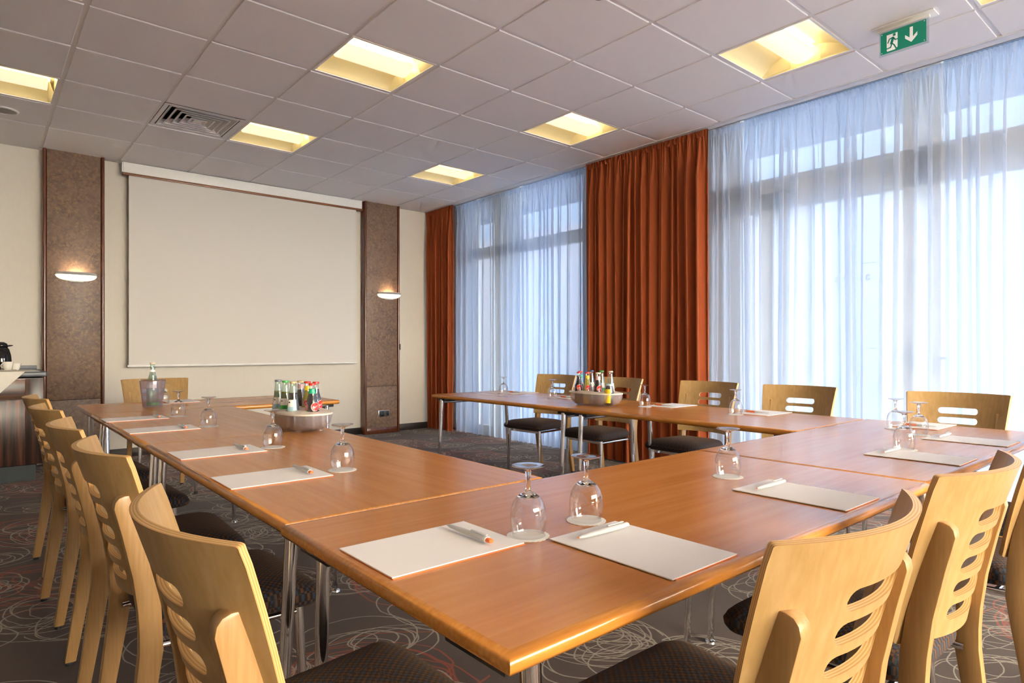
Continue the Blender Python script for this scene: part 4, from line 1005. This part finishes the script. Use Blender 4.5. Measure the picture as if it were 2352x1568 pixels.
for k, wd in enumerate((.5, .35, .62, .62, .55, .4)):
    q = wrap_rect(.0345 - (.012 + k * .006) * .13, .1465 - k * .0055, .1480 - k * .0055, -2.0, wd, .0014, .0345 - (.0135 + k * .005) * .13); mb.add(q.v, q.f)
obj('label_print', mb, M['c_greycap'], lb_)
obj('green_base', MB().lathe([(.031, .002), (.0352, .006), (.0353, .022)], 24, cap0=False, cap1=False), M['c_green'], b, smooth=True)

# ------------------------------------------------------------------ sideboard
SX, SY = .600, -.62
t = thing('sideboard', 'dark striped wood sideboard with grey worktop at the left edge', 'sideboard', (SX, SY, 0)); WD = 2.2; DP = -SY + Y1 - .10
obj('carcass', MB().box(-WD, -.001, .02, DP, .13, .852), M['macassar'], t)
obj('plinth', MB().box(-WD, -.053, .006, DP, 0, .128), M['slate'], t)
obj('filler_panel', MB().box(-.120, 0, -.001, .018, .134, .848), M['macassar'], t, bevel=.001)
o = None
for k in range(3):
    x1 = -.123 - k * .62; x0 = x1 - .615
    d = obj('drawer', MB().box(x0, x1, -.002, .018, .679, .838), M['macassar_h'], t, bevel=.0015)
    obj('knob', MB().lathe([(.004, 0), (.004, .012), (.009, .016), (.010, .021), (.006, .025)], 14), M['chrome'], d, loc=(x0 + .505 if k == 0 else x0 + .3, -.002, .800), rot=(PI / 2, 0, 0), smooth=True)
    obj('door', MB().box(x0, x1, -.002, .018, .134, .673), M['macassar'], t, bevel=.0015)
obj('worktop', MB().box(-WD, .022, -.022, DP + .03, .864, .906), M['grey_top'], t, bevel=.010, segs=3)
obj('upstand', MB().box(-WD, .0, DP + .03 - .002, DP + .05, .904, .942), M['grey_top'], t, bevel=.003)
# table runner hanging over the front corner-wise
mb = MB(); N = 24; vs = []
zt = .9085
poly_top = [(-.90, .05), (-.125, -.024), (-.02, .02), (-.05, .55), (-.90, .62)]
mb.prism(poly_top, Matrix.Translation((0, 0, zt)), .002)
tri = []
for i in range(N + 1):
    u = i / N; x = -.125 - .32 * u * 1.2
    drop = .0 + .62 * (x + .125) / -.9 * 1.55
    tri.append((x, drop))
vs = []
for (x, dr) in tri:
    for q in range(7):
        s_ = q / 6; vs.append((x, -.0255 - .006 * math.sin(s_ * PI / 2) - .004 * math.sin(x * 30) * s_, zt + .001 - dr * s_))
mb.add(vs, [(i * 7 + q, i * 7 + q + 1, (i + 1) * 7 + q + 1, (i + 1) * 7 + q) for i in range(N) for q in range(6)])
o = obj('table_cloth', mb, M['cloth'], loc=(SX, SY, 0), smooth=True, ang=60); tag(o, 'cream cloth draped corner-wise over the dark sideboard', 'tablecloth')
ZT2 = .9108
t = thing('coffee_cup', 'white coffee cup on a saucer at the sideboard, left edge', 'cup', (.372, -.34, ZT2 + .006))
mb = MB(); mb.lathe([(.022, 0), (.026, .004), (.034, .035), (.040, .070), (.038, .070), (.032, .036), (.022, .008), (.001, .006)], 28, cap1=False)
obj('cup_bowl', mb, M['porcelain'], t, smooth=True, ang=70)
obj('handle', MB().tube([(-.018 - .018 * math.sin(a * PI / 8) - .012, -.02, .018 + .04 * a / 8) for a in range(9)], .003, 8), M['porcelain'], t, smooth=True)
o = obj('saucer', MB().lathe([(.03, 0), (.05, .002), (.062, .007), (.063, .008), (.05, .005), (.001, .004)], 32, cap1=False), M['porcelain'], loc=(.372, -.34, ZT2), smooth=True, ang=70); tag(o, 'white saucer beneath the coffee cup on the sideboard', 'saucer')
o = obj('coffee_cup', MB().lathe([(.022, 0), (.026, .004), (.034, .030), (.040, .060), (.038, .060), (.032, .034), (.022, .008), (.001, .006)], 28, cap1=False), M['porcelain'], loc=(.428, -.24, ZT2), smooth=True, ang=70); tag(o, 'second white cup just behind the cup on the saucer', 'cup')
t = thing('vacuum_jug', 'glossy black vacuum coffee jug on the sideboard at the left edge', 'jug', (.330, -.16, ZT2))
obj('jug_body', MB().lathe([(.070, 0), (.074, .01), (.076, .08), (.072, .13), (.060, .18), (.044, .205)], 40), M['gloss_black'], t, smooth=True, ang=60)
obj('lid', MB().lathe([(.046, .205), (.050, .212), (.044, .232), (.024, .246), (.001, .248)], 32, cap1=False), M['gloss_black'], t, smooth=True, ang=60)
mb = MB(); mb.tube([(.03, 0, .205), (.055, 0, .214), (.082, -.01, .216)], .012, 10, .004); obj('spout', mb, M['gloss_black'], t, smooth=True)
mb = MB(); mb.tube([(-.045, 0, .215), (-.09, 0, .20), (-.105, 0, .14), (-.095, 0, .07), (-.07, 0, .04)], .009, 10); obj('handle', mb, M['gloss_black'], t, smooth=True)
o = obj('sugar_pot', MB().lathe([(.018, 0), (.024, .004), (.026, .05), (.020, .062), (.010, .068), (.004, .078), (.006, .105), (.001, .108)], 24, cap1=False), M['chrome'], loc=(.350, -.245, ZT2), smooth=True, ang=60); tag(o, 'small chrome sugar shaker behind the white cup', 'sugar pot')
